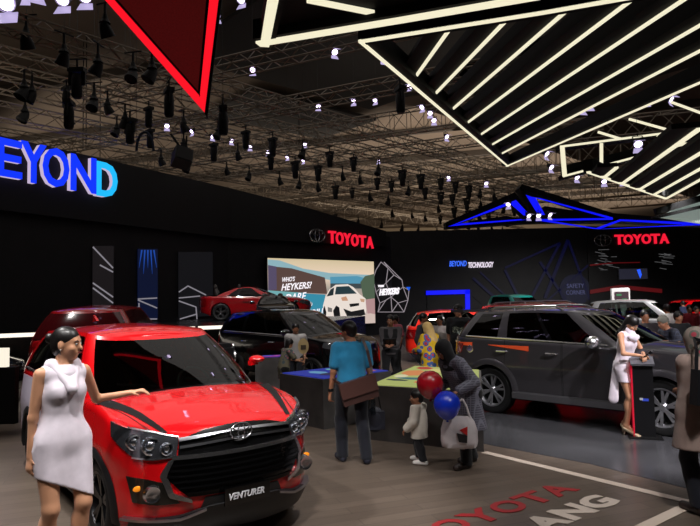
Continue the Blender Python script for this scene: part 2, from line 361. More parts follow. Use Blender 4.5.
for px,py,Y,k in LIT:
    cnt=cnt+1 if k==last else 0; last=k
    p=at(px,py,Y)+Vector((0,0,.3)); sc={'a':.72,'b':.5,'c':.5,'g':.45,'f':.6,'d':.52,'e':.5}[k]
    L,g=ROWS[k]; L=ordn(cnt)+' of the '+L; rz=RNG.uniform(-.7,.7)
    if first: o=P_LIT; o.location=p; o.rotation_euler=(0,0,rz); o['label']=L; o['group']=g; first=False; KEEP=(o,p)
    else: o=dup(P_LIT,p,(0,0,rz),sc,L,g); rod(o)
MHf=PRf=True; ti=0
NM=['second','third','fourth','fifth','far']
for Y0,a,b,st in ((23.7,-24,15,1.35),(26.7,-27,16,1.3),(30.5,-27,18,1.5),(35.0,-30,20,1.7),(41,-24,24,2.4)):
    s=a; nm_=[0,0]
    while s<b:
        sc=RNG.uniform(.75,1.0); p=Vector((0,Y0,HT))+DA*s+Vector((0,0,-.19-.25*sc)); rz=R(-41.7)+RNG.choice((0,math.pi)); kind=RNG.random()
        dw=min(abs((p-A0).dot(NA)) if (p-A0).dot(WDA)<11 else 9, abs((p-A1).dot(NB)) if -.5<(p-A1).dot(WDB)<12 else 9)
        if p.y>6 and dw>1.7:
            if kind<.45: o=dup(P_MH,p,(0,0,rz),sc,ordn(nm_[0])+' of the dark moving heads on the %s long truss'%NM[ti],'dark moving head lamps on the %s long truss'%NM[ti])
            else: o=dup(P_PAR,p,(0,0,rz),sc,ordn(nm_[1])+' of the dark spotlights on the %s long truss'%NM[ti],'dark unlit spotlights on the %s long truss'%NM[ti])
            nm_[0 if kind<.45 else 1]+=1
        s+=st*RNG.uniform(.75,1.25)
    ti+=1
P_MH.location=at(77,78,14)+Vector((0,0,.2)); P_MH['label']='large dark moving head lamp hanging alone above the blue letters'
P_PAR.location=at(26,35,13)+Vector((0,0,.2)); P_PAR.scale=(1.0,)*3; P_PAR['label']='dark unlit spotlight nearest the top left lamps, leftmost of its row'
P_PAR2=dup(P_PAR,(0,0,0)); P_MH2=dup(P_MH,(0,0,0)); rod(KEEP[0]); rod(P_MH); rod(P_PAR)
near=[(64,50,13,'unlit rounded spotlight below the pair of bright lamps at the top left'),(98,60,13,'dark unlit spotlight with two hoods near the red pennant'),(105,20,12,'dark unlit spotlight hanging at the left edge of the red pennant'),(133,68,14,'dark unlit spotlight just left of the middle of the red pennant edge'),(152,66,12.6,'dark unlit spotlight close behind the red pennant edge'),(32,90,15,'dark unlit spotlight above the letter E'),(94,98,15,'dark unlit spotlight above the letter O'),(125,118,17,'dark unlit spotlight left of the blue hose loop')]
for px,py,Y,L in near: rod(dup(P_PAR2,at(px,py-6,Y),(0,0,RNG.uniform(0,6)),.95,L))
for px,py,Y,L in ((169,100,15,'dark moving head lamp under the left edge of the red pennant'),(69,112,15,'dark moving head lamp hanging above the letter N'),(130,130,17,'dark moving head lamp beside the blue hose loop'),(223,118,15,'dark moving head lamp right of the red pennant tip'),(400,98,16,'dark moving head lamp with a blue spark beside the slatted canopy edge')):
    rod(dup(P_MH2,at(px,py-10,Y),(0,0,RNG.uniform(0,6)),1.0,L))
for q_o in (P_PAR2,P_MH2):
    for ch in list(q_o.children): bpy.data.objects.remove(ch)
    bpy.data.objects.remove(q_o)
sp=thing('loudspeaker','black box loudspeaker hanging tilted below the line of small lit lamps','loudspeaker',at(182,158,14.5))
M=Euler((R(-25),R(12),R(30))).to_matrix()
MB().box((0,0,0),(.42,.36,.4),M=M).build('cabinet',mat('speaker_black',(12,12,13),.5),sp)
MB().box(M@Vector((0,-.19,0)),(.36,.02,.34),M=M).build('grille',mat('speaker_mesh',(26,26,28),.7),sp)
rod(sp); MB().tube([(0,0,.2),(-.28,.05,.6)],.03).tube([(.1,0,.2),(.1,.05,.55)],.025).build('bracket',BLACK,sp)
hs=MB(); hp=[at(145-8.5*math.cos(t),151-19*math.sin(t),15) for t in [math.pi*i/12 for i in range(13)]]; hc=hp[0].copy(); hs.tube([p-hc for p in hp],.035); o=hs.build('cable_loop',mat('blue_hose',(26,44,70),.6)); o.location=hc; rod(o); tag(o,'blue hose bent into an arch among the trusses above the letter D','cable')

# ---------------------------------------------------------------- canopies
def plz(px,py,z15,sl=.065,off=0):
    d=ray(px,py); t=(z15-sl*15-CAMH)/(d.z-sl*d.y); return Vector((0,0,CAMH))+d*t
def bar_dn(mb,a,b,w,h,mi=0,n=(0,0,1)): mb.bar(a,b,w,h,n,mi)
EDGE=mat('canopy_black',(10,10,11),.7,spec=.15)
def canopy(name,label,z15,outline,fins,ew=.16,sw=.04,inner=None):
    t=thing(name,label,'canopy',plz(*outline[0],z15)); o=t.location.copy()
    P=[plz(x,y,z15)-o for x,y in outline]; f=MB(); s=MB()
    for a,b in zip(P[:-1],P[1:]):
        c=sum((q for q in P),Vector())/len(P); d=(b-a).normalized(); n=d.cross(Vector((0,0,1))).normalized(); 
        if (c-a).dot(n)<0: n=-n
        f.bar(a+n*ew/2,b+n*ew/2,ew,.22); s.bar(a+n*sw/2-Vector((0,0,.12)),b+n*sw/2-Vector((0,0,.12)),sw,.03)
    f.build('frame',EDGE,t); s.build('light_strip',WHITE_E,t)
    if fins:
        F=[(plz(*p,z15)-o,plz(*q,z15)-o) for p,q in fins]
        for i,(a,b) in enumerate(F):
            d=(b-a).normalized(); b2=b+d*(4.0 if i>2 else 0); n=Vector((-1,-.11,0)).normalized(); sw2=.036
            gap=.24
            fb=MB(); fb.bar(a+n*(gap/2),b2+n*(gap/2),gap,.06); fb.bar(a+n*.03+Vector((0,0,.15)),b2+n*.03+Vector((0,0,.15)),.05,.3); q=fb.build('slat',EDGE,t)
            MB().bar(a-Vector((0,0,.05)),b2-Vector((0,0,.05)),sw2,.03).build('light_strip',WHITE_E,q)
    return t,o
fins=[((415,74),(453.6,19)),((433,93),(513.6,8)),((450.6,108),(571,2)),((465,122),(625,0)),((478,134),(676,0)),((490,143.6),(700,21)),((499,153),(700,47))]
canopy('slatted_canopy','large black slatted canopy edged and striped with white light strips, overhead at the right',5.6,[(700,-28),(540,1),(358,31),(507,162),(700,75),(770,44)],fins)
t,o=canopy('ceiling_panel','black triangular overhead panel with a thick white light edge, left of the slatted canopy',5.5,[(273,-50),(260,35),(400,11),(540,-14)],None,sw=.1)
P=[plz(x,y,5.5)-o for x,y in ((273,-50),(260,35),(400,11),(540,-14))]
MB().prism([p+Vector((0,0,.0)) for p in P],(0,0,.08)).build('panel',EDGE,t)
a,b=plz(308,-3,5.5)-o,plz(383,12,5.5)-o; MB().bar(a-Vector((0,0,.03)),b-Vector((0,0,.03)),.07,.03).build('light_strip',WHITE_E,t)
fins2=[((605,174.6),(616.6,165)),((623,181),(660,154)),((640.6,187),(700,150.6)),((654,193),(700,166.6))]
t=thing('slatted_canopy','smaller black slatted canopy with white strips, low at the right above the red lettered sign','canopy',plz(588,171,4.4)); o=t.location.copy()
f=MB(); s=MB()
P=[plz(x,y,4.4)-o for x,y in ((588,171),(666,198),(730,162))]
for a,b in zip(P[:-1],P[1:]): f.bar(a+Vector((0,0,.1)),b+Vector((0,0,.1)),.16,.2); s.bar(a-Vector((0,0,.02)),b-Vector((0,0,.02)),.055,.03)
f.build('frame',EDGE,t); s.build('light_strip',WHITE_E,t)
for p,q in fins2:
    a,b=plz(*p,4.4)-o,plz(*q,4.4)-o; d=(b-a).normalized(); n=Vector((-1,-.1,0)).normalized()
    if p[0]>620: b=b+d*2
    fb=MB(); fb.bar(a+n*.16,b+n*.16,.3,.06); qq=fb.build('slat',EDGE,t); MB().bar(a-Vector((0,0,.04)),b-Vector((0,0,.04)),.055,.03).build('light_strip',WHITE_E,qq)
# frame hanging between the two slatted canopies
Yf=14.0; t=thing('hanging_frame','long black hanging frame outlined in white light between the two slatted canopies','canopy',at(560,147,Yf)); o=t.location.copy()
def q_(x,y,dy=0): return at(x,y,Yf+dy)-o
fr=MB(); 
for a,b,w in (((559,147),(730,126),.1),((562,177),(730,133),.1)): fr.bar(q_(*a)+Vector((0,.1,0)),q_(*b)+Vector((0,.1,0)),.3,w)
fr.prism([q_(562,176),q_(562,166),q_(640,147),q_(712,126),q_(730,131)],(0,.08,0)); fr.build('frame',EDGE,t)
st=MB()
for a,b,w in (((559,147.5),(730,125.5),.045),((562,177),(730,132.5),.045),((561,147),(563.5,177),.1),((600,144),(600,166),.07),((657,137),(652,152),.08)): st.bar(q_(*a)+Vector((0,-.08,0)),q_(*b)+Vector((0,-.08,0)),w if abs(a[0]-b[0])<9 else .03,.03 if abs(a[0]-b[0])<9 else w,(0,1,0) if abs(a[0]-b[0])<9 else (0,0,1))
st.build('light_strip',WHITE_E,t)
s2=MB()
for a,b in (((598,132),(621,139)),((629,119),(672,131)),((671,102),(712,117)),((662,136),(728,158))):
    s2.bar(at(*a,13.6)-o,at(*b,13.6)-o,.04,.045)
s2.build('light_strip',WHITE_E,t)
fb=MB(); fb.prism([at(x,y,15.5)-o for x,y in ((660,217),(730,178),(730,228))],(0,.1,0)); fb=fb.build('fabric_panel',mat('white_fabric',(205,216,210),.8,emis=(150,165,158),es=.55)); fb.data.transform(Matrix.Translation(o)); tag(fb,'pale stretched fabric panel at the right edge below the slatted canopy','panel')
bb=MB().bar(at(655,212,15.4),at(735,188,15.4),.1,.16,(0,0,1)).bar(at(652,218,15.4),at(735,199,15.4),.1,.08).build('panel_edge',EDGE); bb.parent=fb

# blue peaked canopy
Yb=18.5; t=thing('peaked_canopy','black peaked canopy outlined in bright blue light over the technology stand','canopy',at(520,222,Yb)); o=t.location.copy()
def b_(x,y,dy=0): return at(x,y,Yb+dy)-o
bk=MB()
bk.prism([b_(446,222),b_(446,228),b_(512,203.5),b_(515,192)],(0,.5,0)); bk.prism([b_(515,192),b_(512,203.5),b_(529,219),b_(534,219)],(0,.5,0))
bk.prism([b_(519,188),b_(522,184),b_(613,213),b_(613,219)],(0,.5,0)); bk.prism([b_(519,188),b_(527,194),b_(546,219),b_(539,219)],(0,.5,0))
bk.prism([b_(613,213),b_(720,222),b_(720,226),b_(600,221)],(0,.5,0)); bk.prism([b_(446,228),b_(446,224),b_(540,218),b_(620,218),b_(620,222),b_(540,222)],(0,.5,0))
bk.prism([b_(545,206),b_(610,216),b_(600,219),b_(552,219)],(0,.5,0)); bk.prism([b_(470,221),b_(505,216),b_(530,219),b_(470,224)],(0,.5,0))
bk.build('frame',EDGE,t)
bl=MB(); dv=(0,.03,0)
def bp(*pts): bl.prism([b_(x,y,-.06) for x,y in pts],dv)
bp((448.6,226.5),(461,222.5),(513,203.5),(510.5,201.5)); bp((509,202.5),(516,200),(532,217.5),(527,218)); bp((448,226.3),(530,219.4),(530,218.4),(460,223.5))
bp((526,194.8),(536,198.5),(547.5,219),(541,219)); bp((532,196.8),(540,198),(613,217.5),(611,219)); bp((536,219),(613,218),(613,219.6),(536,221))
bp((538,220.5),(594,228.7),(596,228),(545,219.8)); bp((594,228.7),(600,229),(624,220),(620,219.3)); bp((620,219.3),(622,221),(720,226.5),(720,223.5)); bp((598,229),(603,229),(700,225),(700,223.8))
bl.build('light_strip',BLUE_E,t)
mb=MB().bar(b_(521,218),b_(553,217),.2,.12).build('lamp_rail',BLACK,t)

# red pennant
Yr=8.0; t=thing('red_pennant','dark red hanging triangular panel with a bright red glowing edge, top left','panel',at(204,112,Yr)); o=t.location.copy()
def r_(x,y,dy=0): return at(x,y,Yr+dy)-o
MB().prism([r_(54,-58),r_(224,-58),r_(205,113)],(0,.1,0)).build('panel',mat('dark_red_panel',(110,26,26),.45,emis=(74,14,14),es=.6,noise=(40,.25,0)),t)  # faint red glow in the panel stands in for light on it
e=MB(); e.prism([r_(52,-60,-.03),r_(61,-60,-.03),r_(201.5,98,-.03),r_(205,113,-.03)],(0,.03,0)); e.prism([r_(215,-60,-.03),r_(226,-60,-.03),r_(205,113,-.03),r_(199,96,-.03)],(0,.03,0)); e.build('light_edge',RED_E,t)
k=MB(); k.prism([r_(62,-60,-.04),r_(65,-60,-.04),r_(199,92,-.04),r_(200.5,96,-.04)],(0,.03,0)); k.prism([r_(211.5,-60,-.04),r_(215,-60,-.04),r_(199.5,97,-.04),r_(198,90,-.04)],(0,.03,0)); k.prism([r_(226,-60,-.04),r_(229,-60,-.04),r_(207,118,-.04),r_(204.5,113,-.04)],(0,.03,0)); k.build('black_trim',EDGE,t)

# ---------------------------------------------------------------- signs
def fit_text(name,txt,p,xd,zd,w,h,depth,m,parent=None,off=0,shear=0,origin=Vector()):
    me=text_mesh(txt,1,ext=.5,off=off,shear=shear); co=np.array([v.co[:] for v in me.vertices]); lo,hi=co.min(0),co.max(0); c=(lo+hi)/2
    me.transform(Matrix.Translation(-Vector(c))); me.transform(Matrix.Diagonal((w/(hi[0]-lo[0]),h/(hi[1]-lo[1]),depth,1)))
    me.transform(frame3(Vector(p)-origin,xd,zd)); me.materials.append(m); me.name=name
    return link(name,me,parent)
ZU=Vector((0,0,1))
RS=emit('red_sign_glow',(255,30,58),.95)
# left red sign + badge
PB=A1+NB*.25; tl,br=onplane(329,229.5,PB,NB),onplane(373,248,PB,NB); tr=onplane(373,238,PB,NB)
c=onplane(351,240,PB+NB*.12,NB); t=thing('lettered_sign','red glowing lettered sign with chrome oval badge on the fascia above the big screen','sign',c)
for i,ch in enumerate('TOYOTA'):
    x=332.2+i*7.55; p=onplane(x,237.2+i*1.05,PB+NB*.12,NB); fit_text('letter',ch,p,WDB,ZU,.50*1.0,.66,.1,RS,t,.02,origin=c)
e=MB(); emblem(e,onplane(317.5,235.5,PB+NB*.12,NB)-c,.98,WDB,ZU); e.build('badge',CHROME,t,True)
# right red sign
PR=Vector((0,37.13,0)); NY=Vector((0,-1,0)); c=onplane(640,239,PR,NY)
bw=MB(); q=[onplane(x,y,Vector((0,37.2,0)),NY) for x,y in ((590,303),(675,303),(671,228),(590,226))]
bw.prism([(q[0].x,37.2,0),(q[1].x,37.2,0),(q[2].x+.3,37.2,q[2].z),(q[0].x,37.2,q[3].z)],(0,.25,0)); tag(bw.build('sign_wall',mat('sign_wall_black',(24,22,24),.4)),'tall black display wall under the right red lettered sign','wall panel')
t=thing('lettered_sign','red glowing lettered sign with chrome oval badge on the tall black wall at the right','sign',c)
for i,ch in enumerate('TOYOTA'): fit_text('letter',ch,onplane(619.3+i*9.0,239.6-i*.22,PR,NY),(1,0,.0),ZU,.56,.6,.1,RS,t,.03,origin=c)
e=MB(); emblem(e,onplane(603,240.3,PR,NY)-c,1.02,(1,0,0),ZU); e.build('badge',CHROME,t,True)
# streaks on the display wall, small screen
s=MB(); 
for i in range(26):
    x0=RNG.choice([RNG.uniform(592,612),RNG.uniform(652,668)]); y0=RNG.uniform(248,270); a=onplane(x0,y0,PR,NY); b=onplane(x0+RNG.uniform(4,12),y0+RNG.uniform(-.5,2.5),PR,NY); s.bar(a,b,.02,.025)
tag(s.build('wall_graphic',emit('grey_graphic',(120,120,122),.5)),'fine white streak graphic on the black wall under the right sign','wall graphic')
s=MB(); P=[onplane(x,y,PR,NY) for x,y in ((590,264.5),(612,262.5),(640,262),(640,262.8),(612,263.5),(590,266))]; s.prism(P,(0,-.02,0)); P=[onplane(x,y,PR,NY) for x,y in ((590,290),(620,285),(662,289),(662,293),(620,289),(590,294))]; s.prism(P,(0,-.02,0)); tag(s.build('wall_graphic',emit('dim_red_graphic',(110,16,22),.5)),'dim red streak graphic crossing the black wall','wall graphic')
c=onplane(632.5,274,PR,NY); t=thing('wall_screen','small dim screen with a blue flash on the black display wall','screen',c)
MB().box((0,-.05,0),(1.8,.06,.7)).build('frame',mat('dim_frame',(60,60,66),.4),t); MB().box((0,-.1,0),(1.7,.02,.62)).build('display',emit('dim_display',(38,38,52),.8),t)
MB().prism([(.22,-.13,.25),(.42,-.13,.28),(.5,-.13,-.05),(.4,-.13,-.28),(.3,-.13,.0)],(0,.015,0)).build('flash',emit('flash',(40,90,255),1.2),t)
c=onplane(621,296,Vector((0,25,0)),NY); t=thing('info_screen','white framed display panel standing behind the cars below the right sign','screen',(c.x,25,0))
fz=onplane(621,287.5,Vector((0,25,0)),NY).z; MB().prism([(-.37,0,0),(.37,0,0),(.37,0,fz-.05),(.3,0,fz),(-.37,0,fz-.03)],(0,.12,0)).build('frame',mat('white_frame',(210,205,205),.5,emis=(200,195,195),es=.35),t)
MB().box((0.02,-.02,fz-.42),(.56,.03,.5)).build('display',emit('disp2',(70,26,50),.7),t); MB().box((-.1,-.04,fz-.3),(.2,.02,.08)).box((.12,-.04,fz-.5),(.2,.02,.1)).build('picture',emit('disp3',(60,150,90),.7),t)
# technology sign
PC=Vector((0,37.24,0)); c=onplane(470,264,PC,NY); t=thing('lettered_sign','small blue and white lettered sign on the dark back wall left of the blue canopy','sign',c)
BW_=emit('sign_blue_white',(60,110,255),1.1); WW=emit('sign_white',(236,224,240),1.0)
fit_text('letter','BEYOND',onplane(458,263.6,PC,NY),(1,0,0),ZU,1.05,.34,.06,BW_,t,.02,.2,c); fit_text('letter','TECHNOLOGY',onplane(481,264.8,PC,NY),(1,0,0),ZU,1.55,.34,.06,WW,t,.03,.2,c)
# big blue letters
PA=A0+NA*.45; c=onplane(60,165,PA,NA); c0=c.copy(); t=thing('lettered_sign','large glowing blue letters standing out from the black fascia at the left','sign',c)
LB=emit('blue_letter_face',(10,52,255),1.05); LC=emit('cyan_letter_face',(30,190,255),1.0); LW=emit('letter_return',(225,205,240),.75)
for ch,x0,x1,yt,yb in (('E',-6,23,139,177),('Y',20,47,143,183),('O',42,70,148,187),('N',70,97,156,192),('D',96,118,163,197)):
    a=onplane(x0,(yt+yb)/2,PA,NA); b=onplane(x1,(yt+yb)/2,PA,NA); m_=(x0+x1)/2; zt=onplane(m_,yt,PA,NA).z; zb=onplane(m_,yb,PA,NA).z; w=(b-a).length; mid=(a+b)/2; mid.z=(zt+zb)/2
    q=fit_text('letter',ch,mid,WDA,ZU,w*.92,zt-zb,.05,LC if ch=='D' else LB,t,.02,origin=c)
    fit_text('letter_side',ch,mid-NA*.3,WDA,ZU,w*.92,zt-zb,.5,LW,q,.015,origin=c)
if False: pass
# dim posters on the left wall
for i,(x0,x1,yt,m_,L) in enumerate(((92.5,113,246,(34,30,32),'narrow dim poster with white zigzag lines, leftmost on the dark left wall'),(137.5,157,249,(16,26,60),'narrow dim blue poster with light rays on the dark left wall'),(178,212,252,(24,24,28),'wide dim poster with white chevron lines behind the red coupe'))):
    pts=[onplane(x0,yt,A0+NA*.03,NA),onplane(x1,yt,A0+NA*.03,NA)]; z0=1.4
    t=thing('wall_poster',L,'poster',(pts[0].x,pts[0].y,z0)); o=t.location.copy()
    MB().prism([Vector((pts[0].x,pts[0].y,z0))-o,Vector((pts[1].x,pts[1].y,z0))-o,Vector((pts[1].x,pts[1].y,pts[1].z))-o,Vector((pts[0].x,pts[0].y,pts[0].z))-o],NA*.04).build('sheet',emit('poster%d'%i,m_,.55),t)
    l=MB(); PN=A0+NA*.09
    segs=[((93,247,),(113,268)),((93,283),(113,297)),((93,288),(113,303)),((100,265),(113,272))] if i==0 else [((138,299),(157,298)),((138,300),(157,308)),((139,303),(139,319)),((139,319),(157,319))] if i==1 else [((179,292),(188,286)),((188,286),(206,295)),((179,298),(200,296)),((179,301),(196,307)),((180,319),(197,314)),((196,307),(197,319))]
    for a,b in segs: l.bar(onplane(*a,PN,NA)-o,onplane(*b,PN,NA)-o,.02,.05)
    l.build('line_graphic',emit('poster_lines',(170,165,175),.55),t)
    if i==1:
        l=MB()
        for k in range(5): l.prism([onplane(141+k*3,250,PN,NA)-o,onplane(142.5+k*3,250,PN,NA)-o,onplane(139+k*4.4,268+k%2*6,PN,NA)-o],NA*.01)
        l.build('ray_graphic',emit('poster_rays',(40,90,200),.6),t)
# blue doorway frame
t=thing('blue_portal','doorway outlined with a bright blue glowing band on the back wall','portal',(onplane(447,300,PC,NY).x,37.25,0)); o=t.location.copy()
def pc(x,y,d=0): return onplane(x,y,Vector((0,37.25+d,0)),NY)-o
e=MB(); e.prism([pc(426,290.8),pc(469.5,289.6),pc(469.5,293.8),pc(426,295)],(0,-.08,0)); lo=pc(469.5,312); lo2=pc(465,312); e.prism([pc(465,290),pc(469.6,289.6),(lo.x,lo.y,-0+.02),(lo2.x,lo2.y,.02)],(0,-.08,0)); e.build('light_band',BLUE_E,t)
a_=pc(427,296); b_q=pc(464.5,295); MB().prism([(a_.x,0,.01),(b_q.x,0,.01),(b_q.x,0,b_q.z),(a_.x,0,a_.z)],(0,-.04,0)).build('opening',mat('portal_dark',(14,14,18),.6),t)
# dim blue line shapes on the back wall
t=thing('wall_graphic','dim blue crossing beams painted on the dark wall below the blue canopy','wall graphic',(onplane(540,260,PC,NY).x,36.95,2)); o=t.location.copy(); e=MB()
DB_=emit('dim_blue_line',(12,14,70),.28)
for a,b,w in (((505,268),(560,243),.12),((505,270),(520,300),.16),((560,243),(530,300),.16),((473,278),(500,302),.16),((480,272),(510,300),.1),((568,240),(590,300),.14),((540,262),(566,300),.16),((568,240),(545,298),.2),((548,300),(592,262),.1)): e.bar(onplane(*a,PC,NY)-o,onplane(*b,PC,NY)-o,.03,w)
e.build('beam_lines',DB_,t)
p=onplane(575,290,PC,NY); g=MB(); g.lathe([(0,-.03),(.95,-.03),(.95,0)],(p.x,37.26,p.z),'Y',36); g=g.build('round_sign',emit('round_sign',(20,22,46),.55)); tag(g,'round dim blue sign with pale capitals on the back wall behind the grey car','sign')
fit_text('sign_text','SAFETY',p+Vector((0,-.1,.25)),(1,0,0),ZU,1.05,.26,.02,emit('round_text',(90,92,130),.6),g); fit_text('sign_text','CORNER',p+Vector((0,-.1,-.15)),(1,0,0),ZU,1.15,.26,.02,MATS['round_text'],g)

# ---------------------------------------------------------------- big screen
PS=A1+NB*.3; tl=onplane(267.5,257,PS,NB); tr=onplane(373.5,262.5,PS,NB); brn=onplane(374,323,PS,NB); zt=(tl.z+tr.z)/2; zb=brn.z; SW=(Vector((tr.x,tr.y,0))-Vector((tl.x,tl.y,0))).length; SH=zt-zb
t=thing('video_screen','big bright video screen showing a white hatchback, on the left wall under the sign','screen',(tl.x,tl.y,zb)); so=t.location.copy()
def sc(u,v,l=0): return WDB*(u*SW)+ZU*((1-v)*SH)+NB*(.004*l+.02)
MB().prism([sc(-.01,-.02,-4),sc(1.01,-.02,-4),sc(1.01,1.02,-4),sc(-.01,1.02,-4)],NB*-.15).build('screen_frame',BLACK,t)
def sky_screen():
    m=emit('screen_picture',(200,190,180),.95); nt=m.node_tree; b=nt.nodes['Principled BSDF']; tc=nt.nodes.new('ShaderNodeTexCoord'); sp=nt.nodes.new('ShaderNodeSeparateXYZ'); r=nt.nodes.new('ShaderNodeValToRGB'); mp=nt.nodes.new('ShaderNodeMath'); mp.operation='DIVIDE'; mp.inputs[1].default_value=SH
    nt.links.new(tc.outputs['Object'],sp.inputs[0]); nt.links.new(sp.outputs['Z'],mp.inputs[0]); nt.links.new(mp.outputs[0],r.inputs[0]); e=r.color_ramp.elements
    e[0].position=0; e[0].color=(*lin((236,196,166)),1); e[1].position=1; e[1].color=(*lin((214,196,160)),1)
    for p,c in ((.12,(205,190,185)),(.3,(196,166,156)),(.55,(168,160,150)),(.75,(240,214,190))): q=e.new(p); q.color=(*lin(c),1)
    nt.links.new(r.outputs[0],b.inputs['Emission Color']); return m
MB().prism([sc(0,0),sc(1,0),sc(1,1),sc(0,1)],NB*-.03).build('display',sky_screen(),t)
pic=[((150,190,200),[(0,.02),(.1,.03),(.3,.14),(.55,.2),(.98,.22),(.98,.3),(.6,.32),(.3,.24),(0,.16)],1),((96,74,68),[(.05,.12),(.2,.14),(.5,.27),(.52,.52),(.3,.5),(.0,.46),(.02,.2)],2),
((92,82,110),[(0,.1),(.07,.12),(.07,.45),(0,.46)],3),((120,182,186),[(0,.46),(.3,.5),(.3,.98),(.1,.92),(0,.82)],3),((60,150,178),[(.24,.5),(.5,.53),(.49,.92),(.24,.95)],4),((90,160,190),[(.55,.26),(.82,.24),(.97,.3),(.97,.36),(.55,.36)],4),
((86,104,84),[(.85,.34),(.9,.24),(1,.2),(1,.6),(.88,.62)],5),((70,80,84),[(.55,.36),(.86,.36),(.86,.44),(.55,.44)],5),((222,200,190),[(.24,.95),(.6,.88),(.95,.84),(1,.86),(1,1),(.1,1),(.1,.93)],5),((190,150,150),[(.9,.62),(1,.6),(1,.86),(.92,.85)],4)]
for i,(c,poly,l) in enumerate(pic): MB().prism([sc(u,v,l) for u,v in poly],NB*-.002).build('picture',emit('pic%d'%i,c,.85),t)
car_=[((238,226,216),[(.48,.98-.0),(.475,.7),(.5,.56),(.54,.45),(.6,.38),(.72,.37),(.78,.42),(.84,.53),(.9,.6),(.905,.78),(.89,.88),(.76,.93),(.62,.97)],7),((40,60,66),[(.59,.53),(.605,.41),(.73,.4),(.81,.52)],8),((38,48,52),[(.51,.56),(.55,.45),(.585,.42),(.575,.54)],8),
((26,26,28),[(.67,.75),(.75,.8),(.88,.77),(.895,.86),(.72,.92)],8),((22,22,24),[(.57,.78),(.6,.7),(.63,.73),(.64,.88),(.62,.96),(.585,.95)],9),((22,22,24),[(.475,.75),(.49,.7),(.505,.8),(.5,.9),(.48,.9)],9),((200,150,120),[(.65,.58),(.7,.56),(.72,.63),(.66,.63)],9),((200,160,130),[(.84,.6),(.89,.61),(.885,.66),(.85,.65)],9),((22,22,24),[(.73,.68),(.83,.67),(.83,.71),(.74,.73)],9),((120,116,112),[(.52,.72),(.56,.74),(.56,.8),(.52,.79)],9)]
for i,(c,poly,l) in enumerate(car_): MB().prism([sc(u,v,l) for u,v in poly],NB*-.002).build('picture_car' if i==0 else 'picture',emit('pcar%d'%i,c,.95),t)
TW=emit('screen_text',(250,244,250),1.1)
for txt,u,v,w,h,an in (("WHO'S",.17,.3,.11,.07,4),('HEYKERS?',.24,.4,.27,.1,4),('DARE',.23,.56,.19,.11,5),('TO',.35,.68,.05,.07,5),('THRILL',.385,.81,.2,.12,5)):
    d=(WDB+ZU*math.tan(R(an))).normalized(); fit_text('screen_text',txt,sc(u,v,11),d,ZU,w*SW,h*SH,.004,TW,t,.02,.3)
# wireframe stand graphic right of the screen
PN=A1+NB*.3; t=thing('wall_graphic','white wireframe polygon mesh with slanted lettering right of the big screen','wall graphic',onplane(392,285,PN,NB)); o=t.location.copy(); e=MB()
V=[(381,262),(376,270),(373,279),(376,292),(380,303),(388,268),(386,283),(394,275),(402,280),(403,287),(409,290),(408,300),(391,297),(398,303),(386,300),(378,312),(392,312),(404,312),(384,262)]
for i,j in ((0,1),(1,2),(2,3),(3,4),(0,5),(5,6),(5,7),(7,8),(8,9),(9,10),(10,11),(3,6),(6,12),(12,13),(12,14),(11,13),(7,6),(4,14),(14,12),(4,15),(14,15),(12,16),(13,16),(11,17),(13,17),(15,16),(16,17),(18,5),(18,8),(9,12),(9,11)): e.bar(onplane(*V[i],PN,NB)-o,onplane(*V[j],PN,NB)-o,.03,.035)
e.build('wire_lines',emit('wire_white',(190,178,186),.55),t)
fit_text('letter','HEYKERS',onplane(389.5,291.5,PN+NB*.05,NB),(WDB+ZU*.05).normalized(),ZU,1.6,.38,.05,TW,t,.04,.35,o); fit_text('letter','YARIS',onplane(381,286,PN+NB*.05,NB),WDB,ZU,.45,.12,.04,TW,t,.04,.2,o)
MB().prism([onplane(406,287,PN,NB)-o,onplane(410,287,PN,NB)-o,onplane(408.5,290.5,PN,NB)-o],NB*.05).build('blue_mark',emit('blue_mark',(20,90,230),1),t)

# ---------------------------------------------------------------- raised stage at the left
e0=onz(-20,335,1.3); e1=onz(252,324.5,1.3); d=(e1-e0).normalized(); e1=e1+d*2.6; bk0=A0+NA*.75-WDA*5; bk1=A1+NA*1.0
t=thing('display_stage','raised black display stage with a white glowing edge along the left wall','stage',(e0.x,e0.y,0)); o=t.location.copy()
MB().prism([(p-o) for p in (Vector((e0.x,e0.y,0)),Vector((e1.x,e1.y,0)),Vector((.6,26.2,0)),bk1,Vector((bk0.x,bk0.y,0)))],(0,0,1.3)).build('platform',mat('stage_black',(14,14,15),.25),t)
s=MB(); n=Vector((d.y,-d.x,0))*.03
for a,b in ((0,.3),(.31,.55),(.56,.8),(.81,1.0)): s.bar(e0+(e1-e0)*a+n-o-ZU*.04,e0+(e1-e0)*b+n-o-ZU*.04,.04,.1)
s.build('light_strip',emit('stage_strip',(255,242,225),1.3),t)

